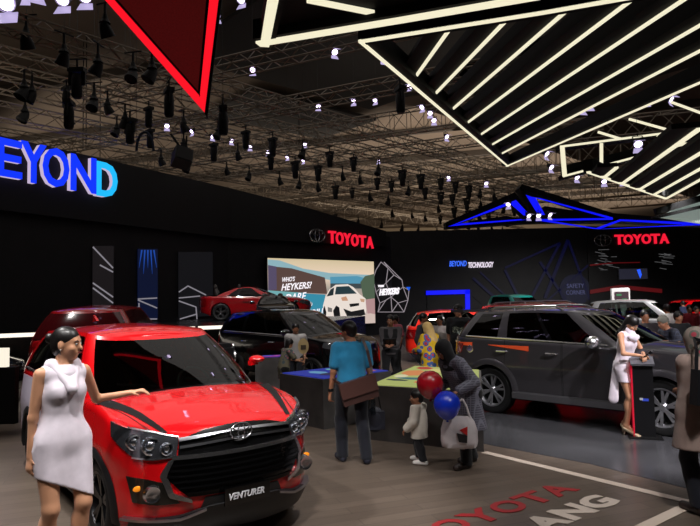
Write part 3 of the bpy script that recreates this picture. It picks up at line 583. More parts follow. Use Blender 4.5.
# ---------------------------------------------------------------- game tables
STONE=mat('dark_stone_laminate',(74,71,70),.55,noise=(3,.35,.1))
def table(label,pts,h,shapes,basecol):
    c=sum(pts,Vector())/len(pts); t=thing('game_table',label,'table',(c.x,c.y,0)); P=[Vector((p.x-c.x,p.y-c.y,0)) for p in pts]
    MB().prism(P,(0,0,h)).build('block',STONE,t)
    I=[p*.95+Vector((0,0,h)) for p in P]; MB().prism(I,(0,0,.012)).build('screen_top',emit('top_%s'%str(basecol),basecol,.62),t)
    def uv(u,v): return (I[0]*(1-u)+I[1]*u)*(1-v)+(I[3]*(1-u)+I[2]*u)*v
    for i,(col,poly) in enumerate(shapes): MB().prism([uv(*q)+Vector((0,0,.013+.0006*i)) for q in poly],(0,0,.002)).build('screen_picture',emit('tp%s'%str(col),col,.65),t)
    return t
def r2(u,v,a,b,s=.06): return [(u-a,v-b*.3),(u-a*.2,v-b),(u+a*.8,v-b*.6),(u+a,v+b*.3),(u+a*.1,v+b),(u-a*.9,v+b*.6)]
T1=[onz(368,385.5,.755),onz(482,392,.755),onz(481,370,.755),onz(414,366,.755)]
table('largest dark stone game table with a yellow green glowing top',T1,.755,
 [((236,150,90),r2(.2,.6,.16,.16)),((230,220,140),r2(.6,.8,.3,.12)),((60,120,130),r2(.3,.32,.2,.05)),((30,50,70),r2(.16,.22,.12,.035)),((240,110,70),r2(.5,.18,.14,.07)),((200,60,50),r2(.22,.88,.12,.08)),((120,170,90),r2(.75,.45,.14,.1)),((240,235,190),r2(.12,.4,.08,.08)),((90,140,120),r2(.45,.5,.12,.05))],(196,206,120))
p1,p2=onz(279.6,373.5,.76),onz(323,379.5,.76); u=(p2-p1); v=Vector((-u.y,u.x,0)).normalized()*1.45
table('dark stone game table with a blue glowing top',[p1,p2,p2+v,p1+v],.76,[((110,170,210),r2(.4,.3,.2,.1)),((200,90,110),r2(.6,.7,.18,.05)),((40,40,90),r2(.7,.3,.14,.16)),((120,200,190),r2(.25,.6,.12,.06)),((190,210,230),r2(.6,.5,.08,.05)),((70,60,200),r2(.3,.85,.2,.08)),((220,120,110),r2(.8,.85,.12,.05))],(38,56,176))
p1,p2=onz(255,358,.76),onz(279,357,.76); v=Vector((.2,.95,0))*.5
table('small dark stone game table with a purple glowing top, beside the red car bonnet',[p1,p2,p2+v,p1+v],.76,[((200,60,110),r2(.6,.25,.35,.12)),((60,120,230),r2(.3,.7,.2,.12)),((230,120,170),r2(.75,.6,.14,.1))],(84,44,176))

# ---------------------------------------------------------------- lettering on the floor
fc=onz(500,510); xd=(onz(556,490.5)-onz(508,507)); xd.z=0; xd.normalize(); yd=Vector((-xd.y,xd.x,0))
t=thing('floor_lettering','red and white capital letters printed on the brown floor near the camera','floor lettering',(fc.x,fc.y,.004)); o=t.location.copy(); RF=mat('red_floor_print',(150,34,38),.45); WF=mat('white_floor_print',(196,182,170),.45)
pO=onz(508,507); 
for i,ch in enumerate('TOYOTA'):
    p=pO+xd*((i-3)*.385); p.z=.006; fit_text('letter',ch,p,xd,yd,.37,.3,.004,RF,t,.03,origin=o)
pG=onz(597,502.5)
for i,ch in enumerate('ANG'):
    p=pG+xd*((i-2)*.40); p.z=.006; fit_text('letter',ch,p,xd,yd,.385,.3,.004,WF,t,.05,origin=o)
# ---------------------------------------------------------------- cars
GLASS=glass('car_glass',(124,138,132),1.8); DGLASS=glass('dark_car_glass',(38,42,44),1.6)
def paint(name,rgb,rough=.3,metal=.0,coat=1.0): return mat(name,rgb,rough,metal,coat=coat)
PLAST=mat('black_plastic',(20,20,22),.45); GLOSSB=mat('gloss_black',(8,8,9),.1,coat=1); TRIMK=mat('cabin_grey',(60,58,56),.7); SEATM=mat('seat_fabric',(48,44,42),.8)
SEAM=mat('panel_gap',(4,4,4),.9); SILVER=mat('satin_silver',(150,150,154),.3,.9)
def pw(tab):
    xs=[a for a,_ in tab]; ys=[b for _,b in tab]
    if xs[0]>xs[-1]: xs=xs[::-1]; ys=ys[::-1]
    return lambda v: float(np.interp(v,xs,ys))
class Car:
    def __init__(s,P,root,paintm,glassm=None,det=1.0):
        s.P=P; s.root=root; s.pm=paintm; s.gm=glassm or DGLASS
        s.XF=pw(P['nose']); s.XR=pw(P['tail']); s.WZ=pw(P['width']); s.ZH=pw(P['top']); s.ZL0=pw(P['sill'])
        s.n=max(8,int(22*det)); s.nt=max(8,int(16*det)); s.det=det
        s.xm=(s.XF(.6)+s.XR(.6))/2; s.hl=(s.XF(.6)-s.XR(.6))/2
        s.crown=pw(P['crown'])
    def zlo(s,x):
        z=s.ZL0(x)
        for xw in s.P['wheels']:
            d=abs(x-xw); Rr=s.P['arch']
            if d<Rr: z=max(z,s.P['wr']+math.sqrt(Rr*Rr-d*d))
        return z
    def pt(s,st,z,ins=0):               # lower body, st=('f',th)|('s',x)|('r',th)
        k,v=st; w=s.WZ(z)-ins; P=s.P
        if k=='f': a=s.XF(z)-ins-P['xsf']; x=P['xsf']+a*max(0,math.cos(v))**(2/P['pf']); y=w*math.sin(v)**(2/P['qf'])
        elif k=='s': x=v; y=w
        else: a=P['xsr']-s.XR(z)-ins; x=P['xsr']-a*max(0,math.cos(v))**(2/P['pf']); y=w*math.sin(v)**(2/P['qr'])
        y*=1-P.get('bow',.03)*((x-s.xm)/s.hl)**2
        return x,y
    def nomx(s,st): return s.pt(st,.6)[0]
    def top_ins(s,z,zh,r=.055): k=min(1,max(0,(z-(zh-r))/r)); return r*(1-math.sqrt(max(0,1-k*k)))
    def lower(s):
        P=s.P; n=s.n; fr=[('f',math.pi/2*i/n) for i in range(n)]
        xs=set([P['xsf'],P['xsr']]); 
        for d in P['doors']: xs.update(d)
        step=.06/s.det; k=int((P['xsf']-P['xsr'])/step)
        for i in range(1,k): xs.add(P['xsf']+(P['xsr']-P['xsf'])*i/k)
        for xw in P['wheels']:
            for e in (-1,1):
                xx=xw+e*P['arch']
                if P['xsr']<xx<P['xsf']: xs.add(xx-e*.001)
        sd=[('s',x) for x in sorted(xs,reverse=True)]; rr=[('r',math.pi/2*i/n) for i in range(n-1,-1,-1)]
        half=fr+sd+rr; s.half=half; nt=s.nt
        ts=[i/(nt-3)*.93 for i in range(nt-3)]+[.93,.965,.985,1.0]; ts=sorted(set(ts))
        s.ts=ts; G=[]
        for st in half:
            xn=s.nomx(st); zl=s.zlo(xn); zh=s.ZH(xn); row=[]
            for t in ts:
                z=zl+(zh-zl)*t; x,y=s.pt(st,z,s.top_ins(z,zh,.05)); row.append((x,y,z))
            G.append(row)
        s.G=G
        parts={}
        def part(nm): return parts.setdefault(nm,MB())
        for sg,nm in ((1,'left'),(-1,'right')):
            for i in range(len(half)-1):
                xn=(s.nomx(half[i])+s.nomx(half[i+1]))/2
                for j in range(len(ts)-1):
                    a,b,c,d=G[i][j],G[i+1][j],G[i+1][j+1],G[i][j+1]
                    key='body'
                    for di,(d0,d1) in enumerate(P['doors']):
                        if d1<xn<d0 and ts[j]>.05: key=('door',di,sg)
                    if half[i][0]=='f' and (a[2]+c[2])/2<P.get('bump_z',.62): key='front_bumper'
                    q=[(p[0],p[1]*sg,p[2]) for p in (a,b,c,d)]
                    if sg<0: q=q[::-1]
                    part(key).add(q,[(0,1,2,3)])
        # top cap (bonnet), left to right across the edges
        M=10; hood=part('bonnet')
        for i in range(len(half)-1):
            x0,x1=G[i][-1][0],G[i+1][-1][0]
            if (x0+x1)/2<P['cowl']-.25 and not P.get('fullcap'): continue
            rows=[]
            for q in (i,i+1):
                x,y,z=G[q][-1]; rows.append([(x,y*(2*m/M-1),z+s.crown(x)*(1-(2*m/M-1)**2)) for m in range(M+1)])
            for m in range(M): hood.add([rows[0][m],rows[0][m+1],rows[1][m+1],rows[1][m]],[(3,2,1,0)])
        s.out={}
        for key,mb in parts.items():
            nm='door' if isinstance(key,tuple) else key
            merge(mb); s.out[key]=mb.build(nm,s.pm,s.root,True,45)
        # door gaps
        if s.det>=.9:
            for sg in (1,-1):
                for d0,d1 in P['doors']:
                    for x in (d0,d1):
                        g=MB()
                        pts=[s.side(x,z,.001,sg) for z in np.linspace(max(s.zlo(x),P['sz'])+.03,s.ZH(x)-.01,12)]; strip(g,pts,(1,0,0),.004); g.build('panel_gap',SEAM,s.root)
    def side(s,x,z,off=0,sg=1):
        P=s.P
        if x>P['xsf']: c=min(1,max(0,(x-P['xsf'])/(s.XF(z)-P['xsf']))); y=s.WZ(z)*(1-c**P['pf'])**(1/P['qf'])
        elif x<P['xsr']: c=min(1,(P['xsr']-x)/(P['xsr']-s.XR(z))); y=s.WZ(z)*(1-c**P['pf'])**(1/P['qr'])
        else: y=s.WZ(z)
        y*=1-P.get('bow',.03)*((x-s.xm)/s.hl)**2
        return Vector((x,sg*(y+off),z))
    def face(s,y,z,off=0,rear=False):
        P=s.P; w=s.WZ(z); q=P['qr'] if rear else P['qf']; sn=min(.9999,abs(y)/w)**(q/2); th=math.asin(sn)
        return s.facet(th*(1 if y>=0 else -1),z,off,rear)
    def facet(s,th,z,off=0,rear=False):
        k='r' if rear else 'f'; sg=1 if th>=0 else -1; th=abs(th)
        def f(t,zz): x,y=s.pt((k,min(math.pi/2,max(0,t))),zz); return Vector((x,y*sg,zz))
        p=f(th,z)
        if off:
            e=.01; a=f(th+e,z)-f(max(0,th-e),z); b=f(th,z+e)-f(th,z-e); n=a.cross(b).normalized()
            if n.dot(Vector((-1 if rear else 1,sg*.5,0)))<0: n=-n
            p=p+n*off
        return p
    def th(s,y,z,rear=False):
        q=s.P['qr'] if rear else s.P['qf']; return math.copysign(math.asin(min(.9999,abs(y)/s.WZ(z))**(q/2)),y)
    def patch(s,name,top,bot,m,off=.006,nu=14,nv=5,rear=False,mirror=False,parent=None,deep=.03,mb=None):
        """closed plate on the nose (or tail) between two polylines of (y,z)"""
        own=mb is None; mb=mb or MB()
        for sg in ((1,-1) if mirror else (1,)):
            A=resamp([(s.th(y,z,rear),z) for y,z in top],nu); B=resamp([(s.th(y,z,rear),z) for y,z in bot],nu)
            def pp(i,j,o): t=j/nv; return tuple(Vector((1,sg,1))*s.facet(A[i][0]*(1-t)+B[i][0]*t,A[i][1]*(1-t)+B[i][1]*t,o,rear))
            O=[[pp(i,j,off) for j in range(nv+1)] for i in range(nu+1)]; I=[[pp(i,j,-deep) for j in range(nv+1)] for i in range(nu+1)]
            mb.grid(O); ring=[(i,0) for i in range(nu+1)]+[(nu,j) for j in range(1,nv+1)]+[(i,nv) for i in range(nu-1,-1,-1)]+[(0,j) for j in range(nv-1,-1,-1)]
            mb.grid([[O[i][j] for i,j in ring],[I[i][j] for i,j in ring]])
        return mb.build(name,m,parent or s.root,True,35) if own else mb
    def hoodz(s,x,y):
        xn=x; 
        # width of the top edge at x
        ed=[(g[-1][0],g[-1][1],g[-1][2]) for g in s.G]; xs=[e[0] for e in ed][::-1]; ys=[e[1] for e in ed][::-1]; zs=[e[2] for e in ed][::-1]
        w=max(.05,float(np.interp(x,xs,ys))); z=float(np.interp(x,xs,zs)); return z+s.crown(x)*(1-min(1,abs(y)/w)**2)
    # ---- upper body
    def gpt(s,st,t):
        g=s.P['gh']; k,v=st; a=g['b']; b=g['t']
        def con(e,w):
            if k=='f': x=e['xs']+(e['xf']-e['xs'])*math.cos(v)**(2/g['p']); y=w*math.sin(v)**(2/g['q'])
            elif k=='s': x=e['xs']+(e['xe']-e['xs'])*v; y=w
            else: x=e['xe']-(e['xe']-e['xr'])*math.cos(v)**(2/g['p']); y=w*math.sin(v)**(2/g.get('q2',g['q']))
            return x,y
        x0,y0=con(a,a['w']); x1,y1=con(b,b['w'])
        z0=s.hoodz(x0,y0)-.01 if x0>s.P['cowl']-.3 else s.ZH(x0)-.005
        z1=s.zt(x1)
        bu=g.get('bulge',.03)*math.sin(math.pi*t)
        return Vector((x0+(x1-x0)*t + (bu if k=='f' else -bu if k=='r' else 0), y0+(y1-y0)*t+(bu if k=='s' else bu*math.sin(v))*(1 if y0>0.05 else 0), z0+(z1-z0)*t))
    def upper(s):
        g=s.P['gh']; s.zt=pw(g['zt']); 
        fa=R(g.get('tha',66)); n=max(5,int(10*s.det)); sts=[(('f',fa*i/n),'windscreen') for i in range(n)]; sts+=[(('f',fa+(math.pi/2-fa)*i/3),'pillar') for i in range(3)]
        cur=0
        for w0,w1 in g['win']:
            if w0>cur+1e-4: sts.append((('s',cur),'pillar' if cur==0 or (g.get('cp') and cur>.5) else 'post'))
            m=3
            for i in range(m): sts.append((('s',w0+(w1-w0)*i/m),'window%g'%w0))
            cur=w1
            if g.get('cp') and w1>.5: pass
        sts.append((('s',cur),'pillar')); ra=R(g.get('thr',66))
        sts+=[(('r',math.pi/2-(math.pi/2-ra)*i/3),'pillar') for i in range(3)]; sts+=[(('r',ra*(1-i/n)),'rear_window') for i in range(n)]; sts.append((('r',0),''))
        T=[0,g.get('t0',.05),.25,.5,.75,g.get('t1',.93),.97,1.0]; s.gs=sts
        parts={}
        Gp=[[s.gpt(st,t) for t in T] for st,_ in sts]; s.Gp=Gp
        for sg in (1,-1):
            for i in range(len(sts)-1):
                for j in range(len(T)-1):
                    nm=sts[i][1]; key='pillar' 
                    if 1<=j<=4: key=nm
                    if key=='post': key='post%d%d'%(i,sg)
                    if nm in('windscreen','rear_window') and key=='pillar' and j==0: key='base'+nm
                    kk=(key,sg) if key.startswith('window') else key
                    q=[(p.x,p.y*sg,p.z) for p in (Gp[i][j],Gp[i+1][j],Gp[i+1][j+1],Gp[i][j+1])]
                    if sg<0: q=q[::-1]
                    parts.setdefault(kk,MB()).add(q,[(0,1,2,3)])
        M=10; rf=parts.setdefault('pillar',MB()); cr=g.get('crown',.05)
        ptop=[r[-1] for r in Gp]
        for i in range(len(sts)-1):
            rows=[[(ptop[q].x,ptop[q].y*(2*m/M-1),ptop[q].z+cr*(1-(2*m/M-1)**2)*min(1,ptop[q].y/g['t']['w']*1.0)) for m in range(M+1)] for q in (i,i+1)]
            for m in range(M): rf.add([rows[0][m],rows[0][m+1],rows[1][m+1],rows[1][m]],[(3,2,1,0)])
        for key,mb in parts.items():
            merge(mb); k=key[0] if isinstance(key,tuple) else key
            if k=='pillar': mb.build('roof',s.P.get('roofm',s.pm),s.root,True,50)
            elif k.startswith('post'): mb.build('door_post',GLOSSB,s.root,True)
            elif k.startswith('base'): mb.build('window_base_trim',GLOSSB,s.root,True)
            elif k in('windscreen','rear_window'): s.out[k]=mb.build(k,s.gm,s.root,True,80)
            else: mb.build('side_window',s.P.get('sgm',s.gm),s.root,True,80)
    def frame_strip(s,w=.012,m=None,base=True):  # trim along the window base
        g=s.P['gh']; 
        for sg in (1,-1):
            mb=MB(); pts=[Vector((p.x,sg*(p.y+.006),p.z+.0)) for p in [s.gpt(('s',v),.03) for v in np.linspace(g['win'][0][0]-.05,g['win'][-1][1],14)]]
            mb.tube(pts,w,6); mb.build('window_trim',m or CHROME,s.root,True)
    def inner(s,seats=True):
        P=s.P; g=P['gh']; xf=P['cowl']; xr=s.XR(.8)+.35; w=s.WZ(.8)-.16
        mb=MB(); mb.box(((xf-.1+xr)/2,0,.36),((xf-.1)-xr,2*(w-.25),.3)); mb.box(((P['wheels'][0]+P['wheels'][1])/2,0,.55),(P['wheels'][0]-P['wheels'][1]-2*P['arch']-.1,2*w,.55)); mb.box((xf-.35,0,.62),(.7,2*(w-.28),.5)); mb.box((xr+.45,0,.6),(.9,2*(w-.28),.45)); mb.build('underbody',mat('underbody',(8,8,8),.9),s.root)
        d=MB(); zc=P['top'][1][1]; zc=s.ZH(xf-.5)
        prof=[(xf-.15,zc-.05),(xf-.55,zc+.0),(xf-.7,zc-.05),(xf-.75,zc-.35),(xf-.2,zc-.35)]
        d.prism([(x,-w,z) for x,z in prof],(0,2*w,0)); d.build('dashboard',mat('dashboard',(26,26,27),.6),s.root)
        if seats:
            sx=[g['t']['xs']-.35, g['t']['xs']-1.25]
            for k,x in enumerate(sx):
                for y in ((-.36,.36) if k==0 else (-.42,0,.42)):
                    q=MB(); Ms=Euler((0,R(-14),0)).to_matrix(); q.ball((x,y,zc+.02),(.09,.23,.34),8,M=Ms); q.ball((x-.1,y,zc+.42),(.05,.13,.1),6); q.box((x-.05,y,zc+.32),(.02,.1,.12)); q.build('seat',SEATM,s.root,True)
            st=MB(); ring_ell(st,(xf-.78,.36,zc-.02),.18,.18,.015,(0,1,0),(-.35,0,.94),20); st.cyl((xf-.78,.36,zc-.02),(xf-.6,.36,zc-.08),.03); st.bar((xf-.78,.2,zc-.02),(xf-.78,.52,zc-.02),.03,.03); st.build('steering_wheel',PLAST,s.root,True)
    def wheels(s,spokes=5,rimm=None,rr=.72,style='twin'):
        P=s.P; R0=P['wr']; tw=P.get('tw',.22); rimm=rimm or mat('alloy',(120,120,124),.25,.9)
        for x in P['wheels']:
            for sg in (1,-1):
                yo=s.side(x,.75)[1]-.02; mb=MB()
                a=tw/2; Rr=R0*rr; pr=[(Rr,-a),(R0-.03,-a),(R0,-a+.03),(R0,a-.03),(R0-.03,a),(Rr+.03,a+.004),(Rr,a-.01)]
                C=Vector((x,sg*(yo-a),R0)); mb.lathe([(r,h*sg) for r,h in pr],(0,0,0),'Y',36); w=mb.build('wheel',RUBBER,s.root,True); w.location=C
                rm=MB(); rm.lathe([(Rr,-.09*sg),(Rr,(a-.005)*sg),(Rr-.02,(a-.01)*sg),(Rr-.035,(a-.04)*sg),(Rr-.04,-.09*sg)],(0,0,0),'Y',36); rm.lathe([(0,(a-.03)*sg),(.04,(a-.03)*sg),(.07,(a-.06)*sg),(.07,0)],(0,0,0),'Y',16)
                for k in range(spokes):
                    for e in ((-.16,.16) if style=='twin' else (0,)):
                        t=2*math.pi*k/spokes+.3; p0=Vector((.05*math.cos(t),(a-.05)*sg,.05*math.sin(t))); t2=t+e; p1=Vector(((Rr-.03)*math.cos(t2),(a-.03)*sg,(Rr-.03)*math.sin(t2)))
                        rm.bar(p0,p1,.035 if style=='twin' else .06,.03,(0,1,0))
                rm.build('rim',rimm,w,True,30)
                dk=MB().lathe([(0,(a-.13)*sg),(Rr-.03,(a-.12)*sg)],(0,0,0),'Y',24); dk.build('brake_disc',mat('brake_dark',(30,30,30),.5,.5),w)  # dark grey disc behind the spokes
    def liners(s):
        P=s.P
        for x in P['wheels']:
            for sg in (1,-1):
                mb=MB(); yo=s.side(x,.75)[1]; rows=[]
                for y in (yo-.03,yo-.42): rows.append([(x+(P['arch']+.005)*math.cos(t),sg*y,P['wr']+(P['arch']+.005)*math.sin(t)) for t in [math.pi*i/16 for i in range(17)]])
                mb.grid(rows)
                mb.prism([(x+(P['arch'])*math.cos(t),sg*(yo-.42),P['wr']+(P['arch'])*math.sin(t)) for t in [math.pi*i/16 for i in range(17)]],(0,-sg*.01,0))
                mb.build('wheel_well',mat('underbody',(8,8,8),.9),s.root)
    def claddings(s,m=None,w=.07,zs=None):
        P=s.P; m=m or PLAST
        for x in P['wheels']:
            for sg in (1,-1):
                mb=MB(); z0=-.25; a0=math.asin(max(-1,(P['sz']-P['wr'])/P['arch'])) ; rows=[]
                for i in range(25):
                    t=a0+(math.pi-2*a0)*i/24; row=[]
                    for r,o in ((P['arch']-.012,-.04),(P['arch']-.012,.022),(P['arch']+w*.6,.022),(P['arch']+w,.003)):
                        xx=x+r*math.cos(t); zz=P['wr']+r*math.sin(t); row.append(s.side(xx,max(zz,.15),o,sg))
                    rows.append(row)
                mb.grid(rows); mb.build('arch_trim',m,s.root,True,50)
    def sills(s,m=None,h=.1,off=.015):
        P=s.P
        for sg in (1,-1):
            mb=MB(); x0=P['wheels'][0]-P['arch']; x1=P['wheels'][1]+P['arch']; rows=[]
            for x in np.linspace(x0,x1,16): rows.append([s.side(x,P['sz']-.03,-.1,sg),s.side(x,P['sz']-.03,off,sg),s.side(x,P['sz']+h,off,sg),s.side(x,P['sz']+h+.02,-.005,sg)])
            mb.grid(rows); mb.build('side_sill',m or PLAST,s.root,True,40)
    def mirrors(s,x,z,m=None,w=.24,h=.16,out=.17):
        for sg in (1,-1):
            p=s.side(x,z-.06,0,sg); c=Vector((x-.02,sg*(abs(p.y)+out),z)); mb=MB(); mb.ball((0,0,0),(.1,w/2,h/2),8); mb.bar((0,-sg*(out-.03),-.04),(0,0,-.03),.07,.05)
            q=mb.build('door_mirror',m or s.pm,s.root,True); q.location=c; MB().ball((-.07,0,0),(.035,w/2-.02,h/2-.02),8).build('mirror_glass',mat('mirror_glass',(150,155,160),.05,1),q,True)
    def handles(s,xs,z,m=None):
        for x in xs:
            for sg in (1,-1):
                mb=MB(); pts=[s.side(x+d,z,o,sg) for d,o in ((.1,.0),(.085,.035),(0,.042),(-.085,.035),(-.1,.0))]; mb.tube(pts,.014,6); mb.build('door_handle',m or s.pm,s.root,True)
    def rails(s,m=None,x0=None,x1=None,h=.05,in_=.06):
        g=s.P['gh']; x0=x0 or g['t']['xs']-.1; x1=x1 or g['t']['xe']+.05
        for sg in (1,-1):
            mb=MB(); w=g['t']['w']-in_; xs=np.linspace(x0,x1,12); pts=[Vector((x,sg*w,s.zt(x)+(.0 if i in(0,11) else h)+.01)) for i,x in enumerate(xs)]; mb.tube(pts,.018,8); 
            for i in (4,7): mb.cyl(pts[i]-Vector((0,0,h+.02)),pts[i],.018,.018,6)
            mb.build('roof_rail',m or SILVER,s.root,True)
    def tail_lights(s,z0,z1,y0,y1,m=None):
        for sg in (1,-1):
            s.patch('tail_light',[(sg*y0,z1),(sg*y1,z1)],[(sg*y0,z0),(sg*y1,z0)],m or mat('tail_lamp_red',(120,8,12),.15,coat=1),.012,8,3,rear=True)
    def head_lights(s,top,bot,m=None,off=.012):
        for sg in (1,-1): s.patch('headlight',[(sg*y,z) for y,z in top],[(sg*y,z) for y,z in bot],m or HEADM,off,12,4)
    def plate(s,z,rear=False,w=.43,h=.14,m=None,off=.03,y=0):
        return s.patch('number_plate',[(-w/2+y,z+h/2),(w/2+y,z+h/2)],[(-w/2+y,z-h/2),(w/2+y,z-h/2)],m or GLOSSB,off,4,2,rear=rear,deep=.0)
HEADM=mat('headlamp_glass',(92,94,98),.08,.6,coat=1)
def merge(mb,eps=4):
    d={}; idx=[]; nv=[]
    for p in mb.v:
        k=(round(p[0],eps),round(p[1],eps),round(p[2],eps))
        if k not in d: d[k]=len(nv); nv.append(p)
        idx.append(d[k])
    nf=[];nm=[]
    for f,m in zip(mb.f,mb.m):
        g=[]; 
        for i in f:
            j=idx[i]
            if j not in g: g.append(j)
        if len(g)>2: nf.append(tuple(g)); nm.append(m)
    mb.v,mb.f,mb.m=nv,nf,nm
def resamp(pl,n):
    P=[Vector((a,b)) for a,b in pl]; L=[0]
    for a,b in zip(P[:-1],P[1:]): L.append(L[-1]+(b-a).length)
    return [(float(np.interp(L[-1]*i/n,L,[p[0] for p in P])),float(np.interp(L[-1]*i/n,L,[p[1] for p in P]))) for i in range(n+1)]
def strip(mb,pts,d,w):
    d=Vector(d)*w; mb.grid([[p-d,p+d] for p in pts])

def P_suv(L=4.735,W=.915,Hr=1.74,wr=.34,wb=2.75,fo=.9,belt=1.12,nose=1.0,cowl=-1.02,hdr=-1.86,tail_in=.12,rw=.62,sz=.26,**k):
    d=dict(nose=[(.15,-.14),(.3,-.03),(.42,0),(.55,0),(.68,-.02),(.8,-.04),(.9,-.075),(nose,-.15),(nose+.15,-.3)],
      tail=[(.2,-L+.1),(.35,-L+.01),(.5,-L),(.7,-L+.01),(.9,-L+.04),(belt+.1,-L+.07),(1.6,-L+.1)],
      width=[(.15,W-.07),(.3,W-.015),(.45,W-.01),(.62,W-.012),(.74,W),(.82,W+.003),(.95,W-.012),(belt,W-.035),(belt+.15,W-.06)],
      top=[(0,nose-.06),(-.15,nose-.02),(-.5,nose+.05),(cowl,belt-.0),(-1.8,belt+.01),(-3.0,belt+.05),(-L,belt+.1)],
      sill=[(0,.24),(-.35,.22),(-.5,sz),(-L+.5,sz),(-L+.2,.3),(-L,.32)],sz=sz,crown=[(-L,.03),(cowl-.4,.03),(cowl,.06),(-.5,.05),(-.15,.025),(0,.0)],
      wheels=[-fo,-fo-wb],arch=wr+.05,wr=wr,xsf=-.72,xsr=-L+.55,pf=2.2,qf=2.9,qr=3.6,doors=[(-fo-.42,-fo-1.42),(-fo-1.44,-fo-2.45)],cowl=cowl,bump_z=.0,
      gh=dict(b=dict(xs=cowl-.5,xf=cowl,xe=-L+.5,xr=-L+.12,w=W-.07),t=dict(xs=hdr-.35,xf=hdr,xe=-L+.75,xr=-L+.12+tail_in+.15,w=rw),p=2.2,q=2.8,zt=[(hdr+.1,Hr-.12),(hdr-.35,Hr-.06),(-3,Hr-.045),(-L+.6,Hr-.09),(-L+.2,Hr-.13)],crown=.05,bulge=.025,win=[(.03,.31),(.345,.65),(.70,.97)]))
    d.update(k); return d
def mk(label,loc,heading,P,pm,gm=None,det=1.0,name='car',cat='car'):
    root=thing(name,label,cat,loc,heading); return Car(P,root,pm,gm,det)

RED=paint('red_paint',(200,7,15),.27); GREYP=paint('grey_metal_paint',(74,72,76),.3,.6); BLKP=paint('black_paint',(9,9,11),.15); ORP=paint('orange_red_paint',(232,40,24),.3); DRED=paint('deep_red_paint',(150,10,18),.25); WHP=paint('white_paint',(215,215,218),.3); CYP=paint('aqua_paint',(40,170,160),.3); ORANGE=paint('orange_paint',(230,110,30),.3)

# ---------------- red people carrier in front
c=mk('glossy red people carrier with black bonnet stripes and large black grille',(-.888,5.009,0),R(-52.2),P_suv(),RED,GLASS,1.5)
cowl=-1.02
c.lower(); c.upper(); c.inner(); c.wheels(5,mat('dark_alloy',(40,40,42),.3,.8)); c.liners(); c.claddings(w=.06); c.sills(h=.14); c.frame_strip()
c.mirrors(-1.5,1.34,None,.17,.085,.12); c.handles((-2.25,-3.2),.98,CHROME)
r=c.root; BG=mat('grille_black',(9,9,10),.22,coat=.6); CH2=mat('smoked_chrome',(170,170,176),.3,1)
up=c.patch('upper_grille',[(-.50,.905),(-.3,.955),(0,.975),(.3,.955),(.50,.905)],[(-.52,.80),(-.3,.79),(0,.785),(.3,.79),(.52,.80)],BG,.012,24,4)
lg=MB(); c.patch('',[(-.57,.775),(0,.765),(.57,.775)],[(-.62,.655),(0,.65),(.62,.655)],None,.009,24,3,mb=lg); c.patch('',[(-.62,.655),(0,.65),(.62,.655)],[(-.46,.49),(0,.48),(.46,.49)],None,.009,24,3,mb=lg); lg=lg.build('main_grille',BG,r,True,35)
for z in (.895,.845): c.patch('grille_bar',[(-.5,z+.018),(0,z+.034),(.5,z+.018)],[(-.5,z-.002),(0,z+.018),(.5,z-.002)],CH2,.03,24,2,parent=up)
c.patch('grille_bar',[(-.56,.80),(0,.79),(.56,.80)],[(-.56,.772),(0,.762),(.56,.772)],CHROME,.035,28,2,parent=up)
for k in range(6):
    z=.735-k*.042; w=.56+.02*k if k<3 else .62-.05*(k-2); c.patch('grille_bar',[(-w,z),(0,z-.008),(w,z)],[(-w,z-.012),(0,z-.02),(w,z-.012)],GLOSSB,.024,24,2,parent=lg)
for sg in (1,-1):   # chrome hooks at the sides of the grille
    c.patch('grille_surround',[(sg*.545,.775),(sg*.60,.66),(sg*.56,.53),(sg*.44,.475)],[(sg*.585,.765),(sg*.645,.66),(sg*.59,.50),(sg*.43,.445)],CHROME,.022,18,2)
e=MB(); pe=c.face(0,.90,.05); emblem(e,pe,.19,(0,1,0),(-.1,0,.99)); e.build('badge',CHROME,r,True)
# headlights: dark housing with chrome cups behind a glossy cover
for sg in (1,-1):
    h=c.patch('headlight',[(sg*.50,.915),(sg*.66,.965),(sg*.80,1.0),(sg*.875,1.04)],[(sg*.53,.80),(sg*.68,.785),(sg*.80,.80),(sg*.885,.93)],mat('headlamp_black',(92,94,100),.14,.8,coat=1),.012,18,5)
    for y,z,rr in ((.60,.855,.04),(.70,.88,.058),(.79,.905,.05)):
        q=MB(); p=c.face(sg*y,z,.0); M3=Euler((0,0,sg*R(25))).to_matrix(); q.lathe([(rr*.9,.03),(rr,.045),(rr*1.2,.04),(rr*1.2,.0)],p,'X',20,M=None); q.ball(p+Vector((.02,0,0)),(rr*.5,rr*.72,rr*.72),8); q.build('lamp_cup',mat('lamp_chrome',(225,230,240),.22,1),h,True)
    c.patch('light_brow',[(sg*.50,.932),(sg*.66,.98),(sg*.80,1.012)],[(sg*.50,.92),(sg*.66,.965),(sg*.80,1.0)],CHROME,.018,12,1,parent=h)
    c.patch('light_base',[(sg*.53,.80),(sg*.68,.785),(sg*.80,.80)],[(sg*.53,.788),(sg*.68,.773),(sg*.80,.788)],CHROME,.018,12,1,parent=h)
    f=c.patch('fog_light',[(sg*.60,.60),(sg*.72,.635),(sg*.83,.65)],[(sg*.52,.45),(sg*.68,.445),(sg*.80,.46)],mat('fog_housing',(70,66,60),.15,.8,coat=1),.01,12,4)
    q=MB(); p=c.face(sg*.70,.53,.01); q.lathe([(0,.045),(.045,.04),(.06,.045),(.065,.0)],p,'X',16); q.build('lamp_cup',MATS['lamp_chrome'],f,True)
    q=MB(); q.ball(c.face(sg*.77,.565,.02),(.012,.035,.022),6); q.build('indicator',mat('amber',(230,130,20),.2,emis=(240,140,30),es=.5),f,True)
